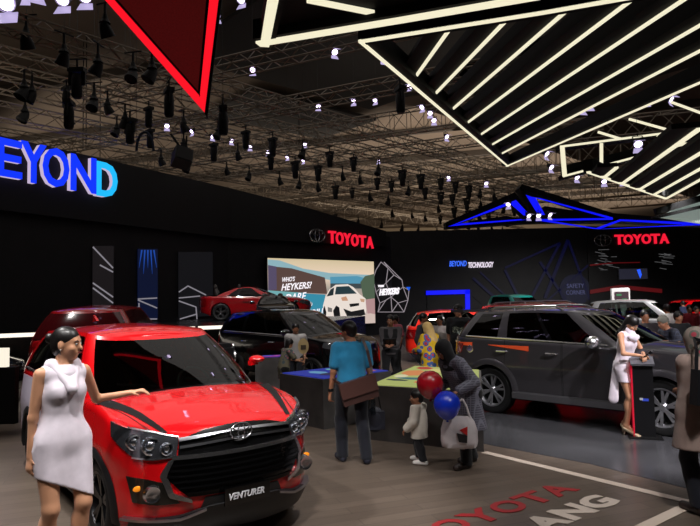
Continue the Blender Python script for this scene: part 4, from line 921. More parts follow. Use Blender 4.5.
# bumper skirt
c.patch('lower_bumper',[(-.80,.335),(-.5,.36),(-.3,.41),(.3,.41),(.5,.36),(.80,.335)],[(-.80,.2),(-.4,.18),(0,.175),(.4,.18),(.80,.2)],PLAST,.03,30,4)
for sg in (1,-1): c.patch('bumper_trim',[(sg*.84,.345),(sg*.5,.35),(sg*.33,.40)],[(sg*.84,.325),(sg*.5,.332),(sg*.33,.385)],CH2,.045,12,1)
c.patch('bumper_slot',[(-.33,.47),(.33,.47)],[(-.38,.37),(.38,.37)],PLAST,.012,10,2)
pl_=MB(); p=c.face(0,.455,.06); pl_.box(p,(.02,.40,.13)); pl_=pl_.build('number_plate',GLOSSB,r)
fit_text('plate_text','VENTURER',p+Vector((.014,-.01,0)),(0,1,0),(0,0,1),.31,.05,.006,mat('plate_white',(220,220,225),.4),pl_,.02,.25)
# bonnet stripes and seams
BS=mat('stripe_black',(10,10,11),.35)
for sg in (1,-1):
    g=MB(); rows=[]
    for t in np.linspace(0,1,16):
        x=-1.08+t*.86; yc=.80-.24*t**1.0+.0; w=.065-.045*t
        rows.append([Vector((x,sg*(yc+w*q_),c.hoodz(x,yc+w*q_)+.003)) for q_ in (-1,-.3,.3,1)])
    g.grid(rows); g.build('bonnet_stripe',BS,r,True)
    g=MB(); strip(g,[Vector((x,sg*y,c.hoodz(x,y)+.002)) for x,y in [(-1.05+.8*t,.845-.20*t) for t in np.linspace(0,1,12)]],(0,1,0),.004); g.build('panel_gap',SEAM,r)
# white graphic on the rear side
WG=mat('white_side_graphic',(216,206,224),.35,coat=.5)
for sg in (1,-1):
    g=MB(); rows=[]
    for x in np.linspace(-2.9,-4.2,40):
        t=(-2.9-x)/1.3; zt_=1.13-.0*t; zb_=max(c.zlo(x)+.01,.36 if x<-3.2 else .36+(x+3.2)*1.6); 
        rows.append([c.side(x,zb_+(zt_-zb_)*q_,.003,sg) for q_ in np.linspace(0,1,8)])
    g.grid(rows); g.build('side_graphic',WG,r,True)
    g=MB()
    for i in range(7):
        for j in range(5): g.ball(c.side(-2.88+i*.05+.0,1.05-j*.09-i*.02,.003,sg),(.012,.003,.012),4)
    g.build('dot_graphic',WG,r,True)
fin=MB().prism([(-4.3,-.015,1.74),(-4.1,-.015,1.76),(-4.28,-.01,1.83)],(0,.03,0)); fin.build('roof_fin',RED,r)
wp=MB()
for y0,y1 in ((.62,.05),(-.05,-.6)): wp.bar((cowl-.12,y0,1.17),(cowl-.28,y1,1.235),.02,.02)
wp.build('wiper',PLAST,r)
mr=MB().box((-1.98,0,1.56),(.05,.24,.07)); mr.build('cabin_mirror',PLAST,r)
c.tail_lights(.85,1.1,.6,.85)

# ---------------- grey four wheel drive at the right
P=P_suv(L=4.70,W=.9275,Hr=1.80,wr=.39,wb=2.745,fo=.95,belt=1.2,nose=1.1,cowl=-1.2,hdr=-2.05,sz=.34,rw=.62)
P['arch']=.45
P['gh']['cp']=1; P['gh']['win']=[(.03,.33),(.365,.67),(.745,1.0)]; P['gh']['zt']=[(-1.9,1.66),(-2.4,1.72),(-3,1.735),(-4.2,1.70),(-4.6,1.66)]; P['sgm']=glass('suv_side_glass',(110,118,118),1.7)
c=mk('dark grey four wheel drive with silver roof rails and orange side stripes',(5.566,8.51,0),R(-46),P,GREYP,glass('suv_glass',(90,100,96),1.7),1.3)
c.lower(); c.upper(); c.inner(); c.wheels(6,mat('machined_alloy',(200,200,205),.4,.9),.7); c.liners(); c.claddings(GREYP,w=.09); c.sills(SILVER,h=.06,off=.06); c.frame_strip(.014)
c.mirrors(-1.78,1.27,CHROME,.26,.2); c.handles((-2.55,-3.45),1.06,CHROME); c.rails(SILVER,h=.06)
r=c.root
c.patch('main_grille',[(-.45,.95),(0,.98),(.45,.95)],[(-.4,.62),(0,.6),(.4,.62)],BG,.012,16,4)
c.head_lights([(.5,.98),(.7,1.0),(.88,1.02)],[(.5,.86),(.7,.86),(.89,.95)])
c.patch('lower_bumper',[(-.8,.5),(0,.52),(.8,.5)],[(-.78,.3),(0,.26),(.78,.3)],PLAST,.02,20,3); c.plate(.5)
c.tail_lights(1.0,1.16,.45,.89)
for sg in (1,-1): c.patch('tail_chrome',[(sg*.4,1.2),(sg*.86,1.2)],[(sg*.4,1.17),(sg*.86,1.17)],CHROME,.02,8,1,rear=True)
SO=mat('orange_side_stripe',(226,84,44),.4)
for sg in (1,-1):
    for x0,x1,z0,z1,w0,w1 in ((-4.62,-4.05,1.165,1.155,.02,.032),(-3.72,-2.95,1.155,1.12,.004,.04)):
        g=MB(); rows=[[c.side(x0+(x1-x0)*t,z0+(z1-z0)*t+(w0+(w1-w0)*t)*q_,.004,sg) for q_ in (-1,0,1)] for t in np.linspace(0,1,10)]; g.grid(rows); g.build('side_stripe',SO,r,True)
    g=MB(); rows=[[c.side(x,.62+.04*q_+.02*math.sin(x*3),.002,sg) for q_ in (-1,1)] for x in np.linspace(-1.6,-3.1,14)]
cap=c.side(-4.1,1.07,.003,-1); MB().ball(cap,(.07,.006,.07),8).build('fuel_cap',CHROME,r,True)
rs=MB(); zt=c.zt
for i in range(2): pass
sp_=MB(); sp_.prism([(-4.45,-.56,1.70),(-4.45,.56,1.70),(-4.78,.5,1.70),(-4.78,-.5,1.70)],(0,0,.05)); sp_.build('roof_spoiler',GREYP,r)
MB().cyl((-4.3,0,1.75),(-4.62,0,1.98),.006,.004,5).build('antenna',BLACK,r)
MB().bar((-1.42,-.5,1.26),(-1.62,.5,1.3),.02,.02).build('wiper',PLAST,r)

# ---------------- cars farther back
def bgcar(label,loc,deg,P,pm,gm=None,det=.55,chrome=False,rails=False,**k):
    c=mk(label,loc,R(deg),P,pm,gm,det); c.lower(); c.upper(); c.inner(det>.5); c.wheels(5,None); c.liners(); 
    if k.get('clad'): c.claddings()
    c.mirrors(P['cowl']-.5,P['top'][3][1]+.1); c.handles((P['doors'][0][1]+.12,P['doors'][1][1]+.12),P['top'][3][1]-.14,CHROME if chrome else None)
    if chrome: c.frame_strip()
    if rails: c.rails()
    n=P['nose'][7][0]; W_=P['width'][4][1]
    c.head_lights([(.48,n-.1),(.66,n-.05),(W_-.05,n+.0)],[(.5,n-.2),(.66,n-.21),(W_-.03,n-.1)])
    c.patch('main_grille',[(-.42,n-.1),(0,n-.08),(.42,n-.1)],[(-.36,n-.36),(0,n-.38),(.36,n-.36)],BG,.01,12,3); c.plate(.5)
    b=P['top'][3][1]; c.tail_lights(b-.3,b-.02,.5,W_-.05); c.plate(.8,rear=True,m=mat('plate_dark',(24,24,26),.4))
    e=MB(); emblem(e,c.face(0,n-.16,.05),.17,(0,1,0),(0,0,1)); e.build('badge',CHROME,c.root,True)
    return c
def P_hatch(L=4.1,**k):
    return P_suv(L=L,W=.85,Hr=1.5,wr=.31,wb=2.55,fo=.8,belt=.98,nose=.86,cowl=-.95,hdr=-1.75,rw=.56,sz=.2,**k)
def P_coupe():
    P=P_suv(L=4.25,W=.885,Hr=1.30,wr=.32,wb=2.57,fo=.85,belt=.86,nose=.74,cowl=-1.25,hdr=-2.0,rw=.52,sz=.17)
    P['gh']=dict(b=dict(xs=-1.75,xf=-1.25,xe=-3.3,xr=-3.95,w=.81),t=dict(xs=-2.3,xf=-2.0,xe=-2.75,xr=-3.05,w=.52),p=2.2,q=2.6,zt=[(-1.9,1.2),(-2.4,1.25),(-3.05,1.2)],crown=.04,bulge=.04,win=[(.05,.7),(.74,.95)])
    P['top']=[(0,.70),(-.15,.74),(-.5,.80),(-1.25,.86),(-2.5,.88),(-3.6,.92),(-4.25,.93)]; P['doors']=[(-1.35,-2.6),(-2.61,-2.62)]; P['fullcap']=True; return P
# black four wheel drive behind the blue tables
bp_=Vector((.0,14.6,0)); 
P=P_suv(L=4.7,Hr=1.78,wr=.37,belt=1.16,nose=1.05,sz=.32)
bgcar('black four wheel drive with chrome window trim, standing behind the blue topped table',(.35,13.7,0),-42,P,BLKP,glass('bk_glass',(110,116,112),1.8),.8,chrome=True)
bgcar('bright orange red hatchback behind the group of visitors in the middle',(5.9,19.4,0),-5,P_suv(L=4.2,W=.86,Hr=1.62,wr=.33,belt=1.04,nose=.92,sz=.24,fo=.85,wb=2.6),ORP,DGLASS,.8)
bgcar('deep red vehicle seen from the rear, just behind the glossy red people carrier',(-5.45,15.3,0),98,P_suv(L=4.6,W=.97,Hr=1.97,wr=.38,belt=1.28,nose=1.1,sz=.36),DRED,mat('dark_red_window',(64,10,14),.12,coat=1),.8)
bgcar('black car at the left edge, partly outside the picture',(-6.95,13.0,0),10,P_hatch(),BLKP,DGLASS,.6)
bgcar('red coupe seen from behind on the raised stage at the left',(-1.6,24.2,1.3),9,P_coupe(),DRED,DGLASS,.8)
bgcar('black low car standing on the raised stage beside the red coupe',(-2.35,19.3,1.3),-80,P_coupe(),BLKP,DGLASS,.6).root.scale=(.7,.7,.7)
bgcar('red four wheel drive hidden behind the grey one, only its roof and windows showing',(6.5,13.0,0),-50,P_suv(L=4.7,Hr=1.84,wr=.38,belt=1.2,nose=1.08,sz=.34),paint('mid_red_paint',(176,12,24),.3),DGLASS,.6,rails=True)
bgcar('aqua coloured car far behind the grey four wheel drive',(8.3,24.3,0),-60,P_suv(L=3.9,W=.83,Hr=2.1,belt=1.2),CYP,GLASS,.5)
bgcar('silver grey car behind the bonnet of the grey four wheel drive',(8.8,19.5,0),-40,P_suv(L=4.5,Hr=1.8,belt=1.1),SILVER and paint('silver_paint',(150,150,155),.3,.6),GLASS,.5)
bgcar('orange car parked behind the woman in white at the stand',(7.6,15.0,0),-45,P_hatch(),ORANGE,GLASS,.5)
bgcar('white car far behind the grey four wheel drive, beside the silver one',(12.5,21.0,0),-30,P_suv(L=4.4,Hr=1.8,belt=1.1),WHP,GLASS,.5)
bgcar('red car far back under the right red lettered sign',(13.2,28.0,0),190,P_suv(L=4.4,Hr=1.7,belt=1.1),RED,GLASS,.5)

# engine display between the front cars
t=thing('engine_display','black engine with chrome pipes on a plinth left of the black four wheel drive','engine',(-2.75,12.6,0),.4)
MB().box((0,0,.3),(.9,.6,.6)).build('plinth',mat('plinth_black',(16,16,17),.4),t)
e=MB(); e.box((0,0,.85),(.6,.42,.4)).box((0,0,1.09),(.5,.3,.1)); 
for k in range(4): e.cyl((-.2+.13*k,-.21,.9),(-.2+.13*k,-.3,.8),.03)
e.build('engine_block',mat('cast_metal',(60,60,62),.4,.8),t)
for k in range(4):
    p=MB(); p.tube([(-.2+.13*k,-.28,.82),(-.2+.13*k,-.36,.75),(0,-.4,.66)],.022); p.build('chrome_pipe',CHROME,t,True)
p=MB(); p.lathe([(.0,.0),(.13,.0),(.13,.04),(.0,.04)],(.32,0,.85),'X',20); p.lathe([(0,0),(.08,0),(.08,.04),(0,.04)],(.32,.1,1.05),'X',16); p.build('pulley',CHROME,t,True)
t=thing('added_glow_panel','added glowing white panel for brightness seen in the car glass, low left edge','added panel',(at(2,357,10.5).x,10.5,0))
z0,z1=at(2,367,10.5).z,at(2,348,10.5).z
MB().box((-.1,0,(z0+z1)/2),(.4,.1,z1-z0)).build('lit_face',emit('added_panel_glow',(255,245,225),1.0),t); MB().box((0,.02,z0/2),(.5,.12,z0)).build('base',BLACK,t)  # glowing panel and base added in place of brightness in the car glass
# ---------------------------------------------------------------- people
def smin(a,b,k): h=np.clip(.5+.5*(b-a)/k,0,1); return b*(1-h)+a*h-k*h*(1-h)
class Field:
    def __init__(s,lo,hi,h):
        s.h=h; s.lo=np.array(lo,float)-h*2; n=np.ceil((np.array(hi)-s.lo)/h).astype(int)+3; s.n=n; s.F=np.full(n,.2,np.float32)
    def win(s,lo,hi):
        a=np.clip(np.floor((np.array(lo)-s.lo)/s.h).astype(int),0,s.n); b=np.clip(np.ceil((np.array(hi)-s.lo)/s.h).astype(int)+1,0,s.n)
        if (b<=a).any(): return None
        g=[s.lo[i]+s.h*np.arange(a[i],b[i]) for i in range(3)]; return (slice(a[0],b[0]),slice(a[1],b[1]),slice(a[2],b[2])), g[0][:,None,None],g[1][None,:,None],g[2][None,None,:]
    def put(s,lo,hi,fn,k=.02,op='u'):
        w=s.win(np.array(lo)-.06,np.array(hi)+.06)
        if w is None: return
        sl,X,Y,Z=w; d=fn(X,Y,Z)
        if op=='u': s.F[sl]=smin(s.F[sl],d,k)
        elif op=='sub': s.F[sl]=np.maximum(s.F[sl],-d)
    def cap(s,p,q,r0,r1,k=.02,sq=None,op='u'):      # tapered limb; sq=(direction, factor): flattened section
        p=np.array(p,float); q=np.array(q,float); m=max(r0,r1)
        def fn(X,Y,Z):
            v=q-p; L=max(1e-6,float(v@v)); dx,dy,dz=X-p[0],Y-p[1],Z-p[2]; t=np.clip((dx*v[0]+dy*v[1]+dz*v[2])/L,0,1)
            ex,ey,ez=dx-t*v[0],dy-t*v[1],dz-t*v[2]
            if sq is not None:
                u,f=np.array(sq[0],float),sq[1]; u=u/np.linalg.norm(u); e=(ex*u[0]+ey*u[1]+ez*u[2]); g=(1/f-1); ex,ey,ez=ex+e*g*u[0],ey+e*g*u[1],ez+e*g*u[2]
            return np.sqrt(ex*ex+ey*ey+ez*ez)-(r0+(r1-r0)*t)
        s.put(np.minimum(p,q)-m,np.maximum(p,q)+m,fn,k,op)
    def ell(s,c,r,k=.02,Rm=None,op='u'):
        c=np.array(c,float); r=np.array(r,float); m=r.max(); A=np.array(Rm).T if Rm is not None else np.eye(3)
        def fn(X,Y,Z):
            d=(X-c[0],Y-c[1],Z-c[2]); q=[(A[i][0]*d[0]+A[i][1]*d[1]+A[i][2]*d[2]) for i in range(3)]
            k0=np.sqrt((q[0]/r[0])**2+(q[1]/r[1])**2+(q[2]/r[2])**2); k1=np.sqrt((q[0]/r[0]**2)**2+(q[1]/r[1]**2)**2+(q[2]/r[2]**2)**2)+1e-9
            return k0*(k0-1)/k1
        s.put(c-m,c+m,fn,k,op)
    def cut(s,p,n):                       # keep the side the normal points away from
        g=[s.lo[i]+s.h*np.arange(s.n[i]) for i in range(3)]; n=np.array(n,float)/np.linalg.norm(n)
        d=(g[0][:,None,None]-p[0])*n[0]+(g[1][None,:,None]-p[1])*n[1]+(g[2][None,None,:]-p[2])*n[2]; s.F=np.maximum(s.F,d.astype(np.float32))
    def mesh(s,name,m,parent,relax=1):
        F=s.F; S=F<0; n=s.n
        acc=np.zeros((*(n-1),3),np.float32); cnt=np.zeros(n-1,np.float32); quads=[]
        idx=-np.ones(n-1,np.int64)
        cr=[]
        for ax in range(3):
            a=[slice(None)]*3; b=[slice(None)]*3; a[ax]=slice(0,-1); b[ax]=slice(1,None)
            A,B=F[tuple(a)],F[tuple(b)]; X=(S[tuple(a)]!=S[tuple(b)]); o=[(ax+1)%3,(ax+2)%3]
            sl=[slice(None)]*3
            for q in o: sl[q]=slice(1,-1)
            I=np.argwhere(X[tuple(sl)]); 
            if not len(I): continue
            for q in o: I[:,q]+=1
            fa=F[I[:,0],I[:,1],I[:,2]]; J=I.copy(); J[:,ax]+=1; fb=F[J[:,0],J[:,1],J[:,2]]; t=fa/(fa-fb); P=I.astype(np.float32); P[:,ax]+=t
            cells=[]
            for d1,d2 in ((0,0),(1,0),(1,1),(0,1)):
                C=I.copy(); C[:,o[0]]-=d1; C[:,o[1]]-=d2; np.add.at(acc,(C[:,0],C[:,1],C[:,2]),P); np.add.at(cnt,(C[:,0],C[:,1],C[:,2]),1); cells.append(C)
            cr.append((cells,fa<0))
        K=np.argwhere(cnt>0)
        if not len(K): return None
        idx[K[:,0],K[:,1],K[:,2]]=np.arange(len(K)); V=acc[K[:,0],K[:,1],K[:,2]]/cnt[K[:,0],K[:,1],K[:,2]][:,None]; V=V*s.h+s.lo
        Q=[]
        for cells,neg in cr:
            q=np.stack([idx[C[:,0],C[:,1],C[:,2]] for C in cells],1); q[neg]=q[neg][:,::-1]; Q.append(q[:,::-1])
        Q=np.concatenate(Q)
        for _ in range(relax):
            A=np.zeros_like(V); c=np.zeros(len(V)); 
            for i in range(4): 
                np.add.at(A,Q[:,i],V[Q[:,(i+1)%4]]); np.add.at(c,Q[:,i],1); np.add.at(A,Q[:,i],V[Q[:,(i+3)%4]]); np.add.at(c,Q[:,i],1)
            V=V*.5+.5*A/c[:,None]
        me=bpy.data.meshes.new(name); me.vertices.add(len(V)); me.vertices.foreach_set('co',V.astype(np.float32).ravel()); me.loops.add(len(Q)*4); me.loops.foreach_set('vertex_index',Q.ravel().astype(np.int32)); me.polygons.add(len(Q)); me.polygons.foreach_set('loop_start',np.arange(0,len(Q)*4,4,dtype=np.int32)); me.polygons.foreach_set('use_smooth',np.ones(len(Q),bool))
        me.materials.append(m); me.update(calc_edges=True); me.validate(); return link(name,me,parent)
def A3(*v): return np.array(v,float)
SKIN=mat('skin_light',(196,142,108),.5,sheen=.1); SKINT=mat('skin_tan',(160,108,80),.5); HAIR=mat('black_hair',(16,13,12),.4); EYE=mat('eye_dark',(24,18,16),.2); LIP=mat('lips',(150,60,56),.4)
def ik(a,b,l1,l2,pole):
    d=b-a; L=np.linalg.norm(d); 
    if L>(l1+l2)*.999: b=a+d/L*(l1+l2)*.999; d=b-a; L=np.linalg.norm(d)
    u=d/L; x=(l1*l1-l2*l2+L*L)/(2*L); h=math.sqrt(max(0,l1*l1-x*x)); p=pole-u*(pole@u); p=p/(np.linalg.norm(p)+1e-9); return a+u*x+p*h, b
def rotm(yaw,pitch,roll=0): return np.array(Euler((R(pitch),R(roll),R(yaw)),'XYZ').to_matrix())
class Person:
    """local frame: +y is where the person faces, +x their right hand side"""
    def __init__(s,label,loc,rz,H=1.7,fem=False,vx=.012,skin=SKIN,lean=0,twist=0,hl=None,hr=None,fl=None,fr=None,head=(0,0),elb=(0,-1,-.3),elbl=None,curl=.6,sh=0,name='person',child=False,bend=None,heel=0,face=True,fat=1.0):
        s.root=thing(name,label,'person',loc,R(rz)); s.H=H; k=H/1.72; s.k=k; s.fem=fem; s.vx=vx; s.skin=skin; s.fat=fat; s.child=child
        hip=A3(0,0,.53*H-.0+heel); 
        if child: hip=A3(0,0,.46*H)
        L=R(lean); up=A3(0,math.sin(L),math.cos(L)); sd=A3(math.cos(R(twist)),math.sin(R(twist)),0); s.up=up; s.sd=sd; s.fw=np.cross(up,sd)
        tl=(.29 if not child else .29)*H
        s.hip=hip; s.chest=hip+up*(tl*.62); s.neck=hip+up*tl; hw=(.062 if not fem else .06)*H; shw=(.103 if not fem else .09)*H
        if child: shw=.1*H; hw=.055*H
        s.hj=[hip+A3(-hw,0,-.02*k),hip+A3(hw,0,-.02*k)]; s.sj=[s.neck-sd*shw-up*.055*k,s.neck+sd*shw-up*.055*k]
        ua,fa=.165*H,.145*H
        defl=A3(-.2*k,.03,hip[2]-.06*k); defr=A3(.2*k,.03,hip[2]-.06*k)
        s.el=[];s.wr=[]
        for i,(h,dv) in enumerate(((hl,defl),(hr,defr))):
            t=A3(*h) if h is not None else dv; pole=A3(*(elb if i or elbl is None else elbl)).copy(); 
            if elbl is None and not i: pole[0]*=-1
            pole[0]+= (.3 if i else -.3)
            e,w=ik(s.sj[i],t,ua,fa,pole); s.el.append(e); s.wr.append(w)
        th,shn=.245*H,.245*H
        if child: th=shn=.205*H
        az=.042*H+heel; s.kn=[];s.an=[];s.ft=[A3(*(fl or (-hw*1.1,0,0))),A3(*(fr or (hw*1.1,0,0)))]
        for i in (0,1):
            f=s.ft[i]; a=A3(f[0],f[1]-.02,az+f[2]); th=shn=min(max(th,np.linalg.norm(a-s.hj[i])*.503),np.linalg.norm(a-s.hj[i])*.52); kn,a=ik(s.hj[i],a,th,shn,A3(0.02*(1 if i else -1),1,0)); s.kn.append(kn); s.an.append(a)
        s.hR=rotm(head[0],head[1]); s.hd=s.neck+up*.045*k+ (.0 if True else 0)+ (np.array(s.hR)@A3(0,.018,.098))*k*(1.0 if not child else 1.0)
        if child: s.hd=s.neck+s.hR@A3(0,.01,.125*k*1.35)
        s.hs=k if not child else k*1.55
        s.curl=curl; s.heel=heel; s.body()
    def field(s,pad=.22):
        P=np.array([s.hip,s.neck,s.hd,*s.el,*s.wr,*s.kn,*s.an,*s.ft]); return Field(P.min(0)-pad,P.max(0)+pad,s.vx)
    def torso(s,F,g=0,shoulders=True,breast=True):
        k=s.k; u=s.up; Rm=np.stack([s.sd,s.fw,u],1); f=s.fat
        if s.fem: dims=((.165,.115,.125),(.115,.085,.13),(.142,.1,.15))
        else: dims=((.158,.115,.12),(.14,.1,.14),(.17,.115,.165))
        if s.child: dims=((.15,.13,.13),(.15,.13,.15),(.15,.12,.15))
        c=(s.hip+u*.0,s.hip+u*.16*k,s.hip+u*.31*k)
        if s.child: c=(s.hip,s.hip+u*.14*k,s.hip+u*.27*k)
        for cc,d in zip(c,dims): F.ell(cc,np.array(d)*k*f+g,.07*k,Rm)
        if shoulders: F.cap(s.sj[0]+s.sd*.04*k,s.sj[1]-s.sd*.04*k,.05*k+g*.8,.05*k+g*.8,.05*k); F.cap(s.neck-u*.05*k,s.neck,.08*k+g,.06*k+g*.5,.05*k)
        if s.fem and breast:
            for e in (-1,1): F.ell(s.hip+u*.325*k+s.sd*.062*k*e+s.fw*.066*k,A3(.054,.046,.052)*k+g*.7,.05*k)
    def arm(s,F,i,g=0,frac=2.0,ra=(.047,.036,.035,.024)):
        k=s.k*(1.15 if s.child else 1); a,e,w=s.sj[i],s.el[i],s.wr[i]; r=np.array(ra)*k*(.88 if s.fem else 1)+g
        if frac<=1: F.cap(a,a+(e-a)*frac,r[0],r[0]+(r[1]-r[0])*frac,.03*k); return
        F.cap(a,e,r[0],r[1],.03*k); q=min(1,frac-1); F.cap(e,e+(w-e)*q,r[2],r[2]+(r[3]-r[2])*q,.02*k)
    def leg(s,F,i,g=0,tp=1.0,full=True):
        k=s.k*(1.1 if s.child else 1); f=s.fat; F.cap(s.hj[i],s.kn[i],(.088 if s.fem else .085)*k*f+g,.052*k*(1.0)+g,.04*k); c=s.kn[i]*.68+s.an[i]*.32-A3(0,.012,0)*k
        F.cap(s.kn[i],s.an[i],.05*k+g,(.034*k+g),.03*k)
        F.ell(c-A3(0,.008*k,0),A3(.052,.055,.1)*k+g,.03*k)
    def hand(s,F,i):
        k=s.k*(1.2 if s.child else 1)*(.92 if s.fem else 1); w=s.wr[i]; d=w-s.el[i]; d=d/np.linalg.norm(d); hd=getattr(s,'hdir',[None,None])[i]; 
        if hd is not None: d=np.array(hd,float); d/=np.linalg.norm(d)
        side=np.cross(d,A3(0,0,1)); 
        if np.linalg.norm(side)<.5: side=s.fw*(1)       # arm hangs: palm turned inward
        side/=np.linalg.norm(side); pal=np.cross(side,d); sgn=1 if i else -1
        if abs(d[2])>.85: side=s.fw.copy(); pal=-s.sd*sgn*1.0
        else: side=side*(-sgn); pal=A3(0,0,-1)-d*(-d[2]); pal/=np.linalg.norm(pal)
        # side points to the thumb
        F.cap(w,w+d*.075*k,.03*k,.04*k,.015*k,(pal,.5)); rf=max(.0085*k,s.vx*.62)
        for j,(o,L) in enumerate(((.03,.072),(.010,.08),(-.010,.074),(-.03,.058))):
            b=w+d*.078*k+side*o*k*.95; m=b+(d*math.cos(s.curl*.6)+pal*math.sin(s.curl*.6))*L*.5*k; e=m+(d*math.cos(s.curl*1.6)+pal*math.sin(s.curl*1.6))*L*.5*k; F.cap(b,m,rf,rf*.95,.006*k); F.cap(m,e,rf*.95,rf*.8,.004*k)
        b=w+d*.02*k+side*.025*k; m=b+(d*.6+side*.7+pal*.3)*.04*k; e=m+(d*.9+pal*.4)*.032*k; F.cap(b,m,rf*1.15,rf*1.05,.008*k); F.cap(m,e,rf*1.05,rf*.85,.004*k)
    def headprims(s,F):
        k=s.hs; c=s.hd; M=s.hR; q=lambda x,y,z: c+M@(A3(x,y,z)*k)
        F.cap(s.neck-s.up*.02*s.k,q(0,-.02,-.06),.052*s.k*(.88 if s.fem else 1.05),.05*s.k*(.86 if s.fem else 1.05),.02*s.k)
        F.ell(q(0,-.008,.025),A3(.074,.094,.088)*k,.02*k,M); F.ell(q(0,.018,-.045),A3(.056,.066,.062)*k,.03*k,M); F.ell(q(0,.05,-.088),A3(.026,.028,.02)*k,.02*k,M)
        F.cap(q(0,.083,.005),q(0,.1,-.026),.008*k,.013*k,.012*k); F.cap(q(-.03,.073,.022),q(.03,.073,.022),.012*k,.012*k,.014*k)
        F.ell(q(0,.076,-.058),A3(.022,.014,.012)*k,.01*k,M)
        for e in (-1,1): F.ell(q(.028*e,.084,.002),A3(.013,.008,.008)*k,.0,M,op='sub') if s.vx<.011 else None; F.ell(q(.075*e,-.008,-.012),A3(.008,.018,.03)*k,.008*k,M); F.ell(q(.042*e,.055,-.03),A3(.022,.022,.022)*k,.02*k,M)
    def body(s):
        F=s.field(); s.torso(F); 
        for i in (0,1): s.arm(F,i); s.leg(F,i)
        for i in (0,1):
            a=s.an[i]; k=s.k; dv=getattr(s,'fd',A3(0,1,0)); t=A3(a[0]+(.02 if i else -.02),a[1]+.17*k,.03*k+s.ft[i][2]*1); F.cap(a-A3(0,.02,.0),t,.034*k,.024*k,.02*k); F.cap(A3(a[0],a[1]-.025,.03*k+s.ft[i][2]+s.heel),t,.03*k,.022*k,.02*k)
            s.hand(F,i)
        s.headprims(F); s.bodyobj=F.mesh('body',s.skin,s.root); M=s.hR; k=s.hs; s.q=lambda x,y,z: s.hd+M@(A3(x,y,z)*k)
        if s.vx<.014:
            for e in (-1,1):
                MB().ball(s.q(.029*e,.079,.002),.0088*k,8).build('eye',mat('eye_white',(200,195,190),.2),s.root,True); 
                pu=MB().ball(s.q(.0293*e,.0845,.002),.0048*k,6).build('pupil',EYE,s.root.children[-1] if False else s.root,True)
                b=MB(); b.tube([s.q(.014*e,.087,.02),s.q(.03*e,.086,.026),s.q(.045*e,.074,.02)],.003*k); b.build('eyebrow',HAIR,s.root,True)
            m=MB(); m.ball(s.q(0,.088,-.056),(.02*k,.007*k,.0075*k),8); m.build('lips',LIP if s.fem else mat('lips_m',(140,84,70),.5),s.root,True)
    # garments
    def top(s,m,sleeve=.6,hem=.0,g=.014,name='shirt',neck=.0,flare=0,collar=None):
        F=s.field(.3); s.torso(F,g); k=s.k
        if sleeve>0:
            for i in (0,1): s.arm(F,i,g+(.008 if sleeve<=1 else .006),sleeve)
        if hem<0: 
            F.cap(s.hip+s.up*.1*k,s.hip+A3(0,0,hem),.15*k*s.fat+g,(.15+flare)*k*s.fat+g,.05*k,((0,1,0),.75))
        F.cut(s.hip+A3(0,0,hem),(0,0,-1)); F.cut(s.neck+s.up*(.018*k+neck),s.up)
        if sleeve>0:
            for i in (0,1): pass
        return F.mesh(name,m,s.root)
    def pants(s,m,g=.016,bottom=.07,name='trousers'):
        F=s.field(); k=s.k; F.ell(s.hip,A3(.16,.118,.11)*k*s.fat+g,.05*k)
        for i in (0,1):
            s.leg(F,i,g); F.cap(s.kn[i],s.an[i],.055*k+g,.05*k+g,.03*k)
        F.cut((0,0,bottom*k),(0,0,-1)); F.cut(s.hip+A3(0,0,.1*k),(0,0,1)); return F.mesh(name,m,s.root)
    def skirt(s,m,hem,top=.1,w0=.15,w1=.2,d=.72,name='skirt',slant=0,y=0):
        F=s.field(.3); k=s.k; F.cap(s.hip+A3(0,0,top),A3(s.hip[0],s.hip[1]+y,hem-.1),w0*k,w1*k,.03,((0,1,0),d)); F.ell(s.hip,A3(.172,.125,.13)*k,.05*k)
        F.cut((0,0,hem),(slant,0,-1)); F.cut(s.hip+A3(0,0,top),(0,0,1)); return F.mesh(name,m,s.root)
    def dress(s,m,hem,slant=0,name='dress',w1=.185,cowl=False):
        F=s.field(.3); k=s.k; s.torso(F,.012); F.cap(s.hip+A3(0,0,.05),A3(s.hip[0],s.hip[1]+.02,hem-.12),.155*k,w1*k,.05,((0,1,0),.72))
        [F.cap(s.hj[i],s.kn[i],.1*k,.066*k,.05*k) for i in (0,1)]; F.cut((0,0,hem),(slant,0,-1)); F.cut(s.neck+s.up*.005,s.up)
        for i,e in ((0,-1),(1,1)): F.cut(s.sj[i]-s.sd*.012*e,(s.sd*e+s.up*.12))
        return F.mesh(name,m,s.root)
    def shoes(s,m,heel=0,h=.09,name='shoe',sole=None):
        for i in (0,1):
            k=s.k*(1.15 if s.child else 1); a=s.an[i]; z=s.ft[i][2]; F=Field(A3(a[0]-.12,a[1]-.15,z-.03),A3(a[0]+.12,a[1]+.33,z+.22),min(s.vx,.01)); t=A3(a[0]+(.02 if i else -.02),a[1]+.175*k,z+.034*k)
            F.cap(A3(a[0],a[1]-.03,z+.038*k+heel),t,.04*k,.04*k,.02); 
            if heel==0: F.cap(A3(a[0],a[1]-.02,z+.05*k),A3(a[0],a[1]-.02,z+h*k),.042*k,.04*k,.02); F.cap(A3(a[0],a[1]+.05,z+.05),t,.036*k,.03*k,.02)
            else: F.cap(A3(a[0],a[1]-.035,z+heel),A3(a[0],a[1]-.045,z+.0),.016*k,.009,.015); F.cut(A3(a[0],a[1]+.03,z+.045*k+heel*.75),(0,.35,1))
            F.cut((0,0,z+.004),(0,0,-1)); F.cut((0,0,z+(h*k if heel==0 else .3)),(0,0,1)); F.mesh(name,m,s.root)
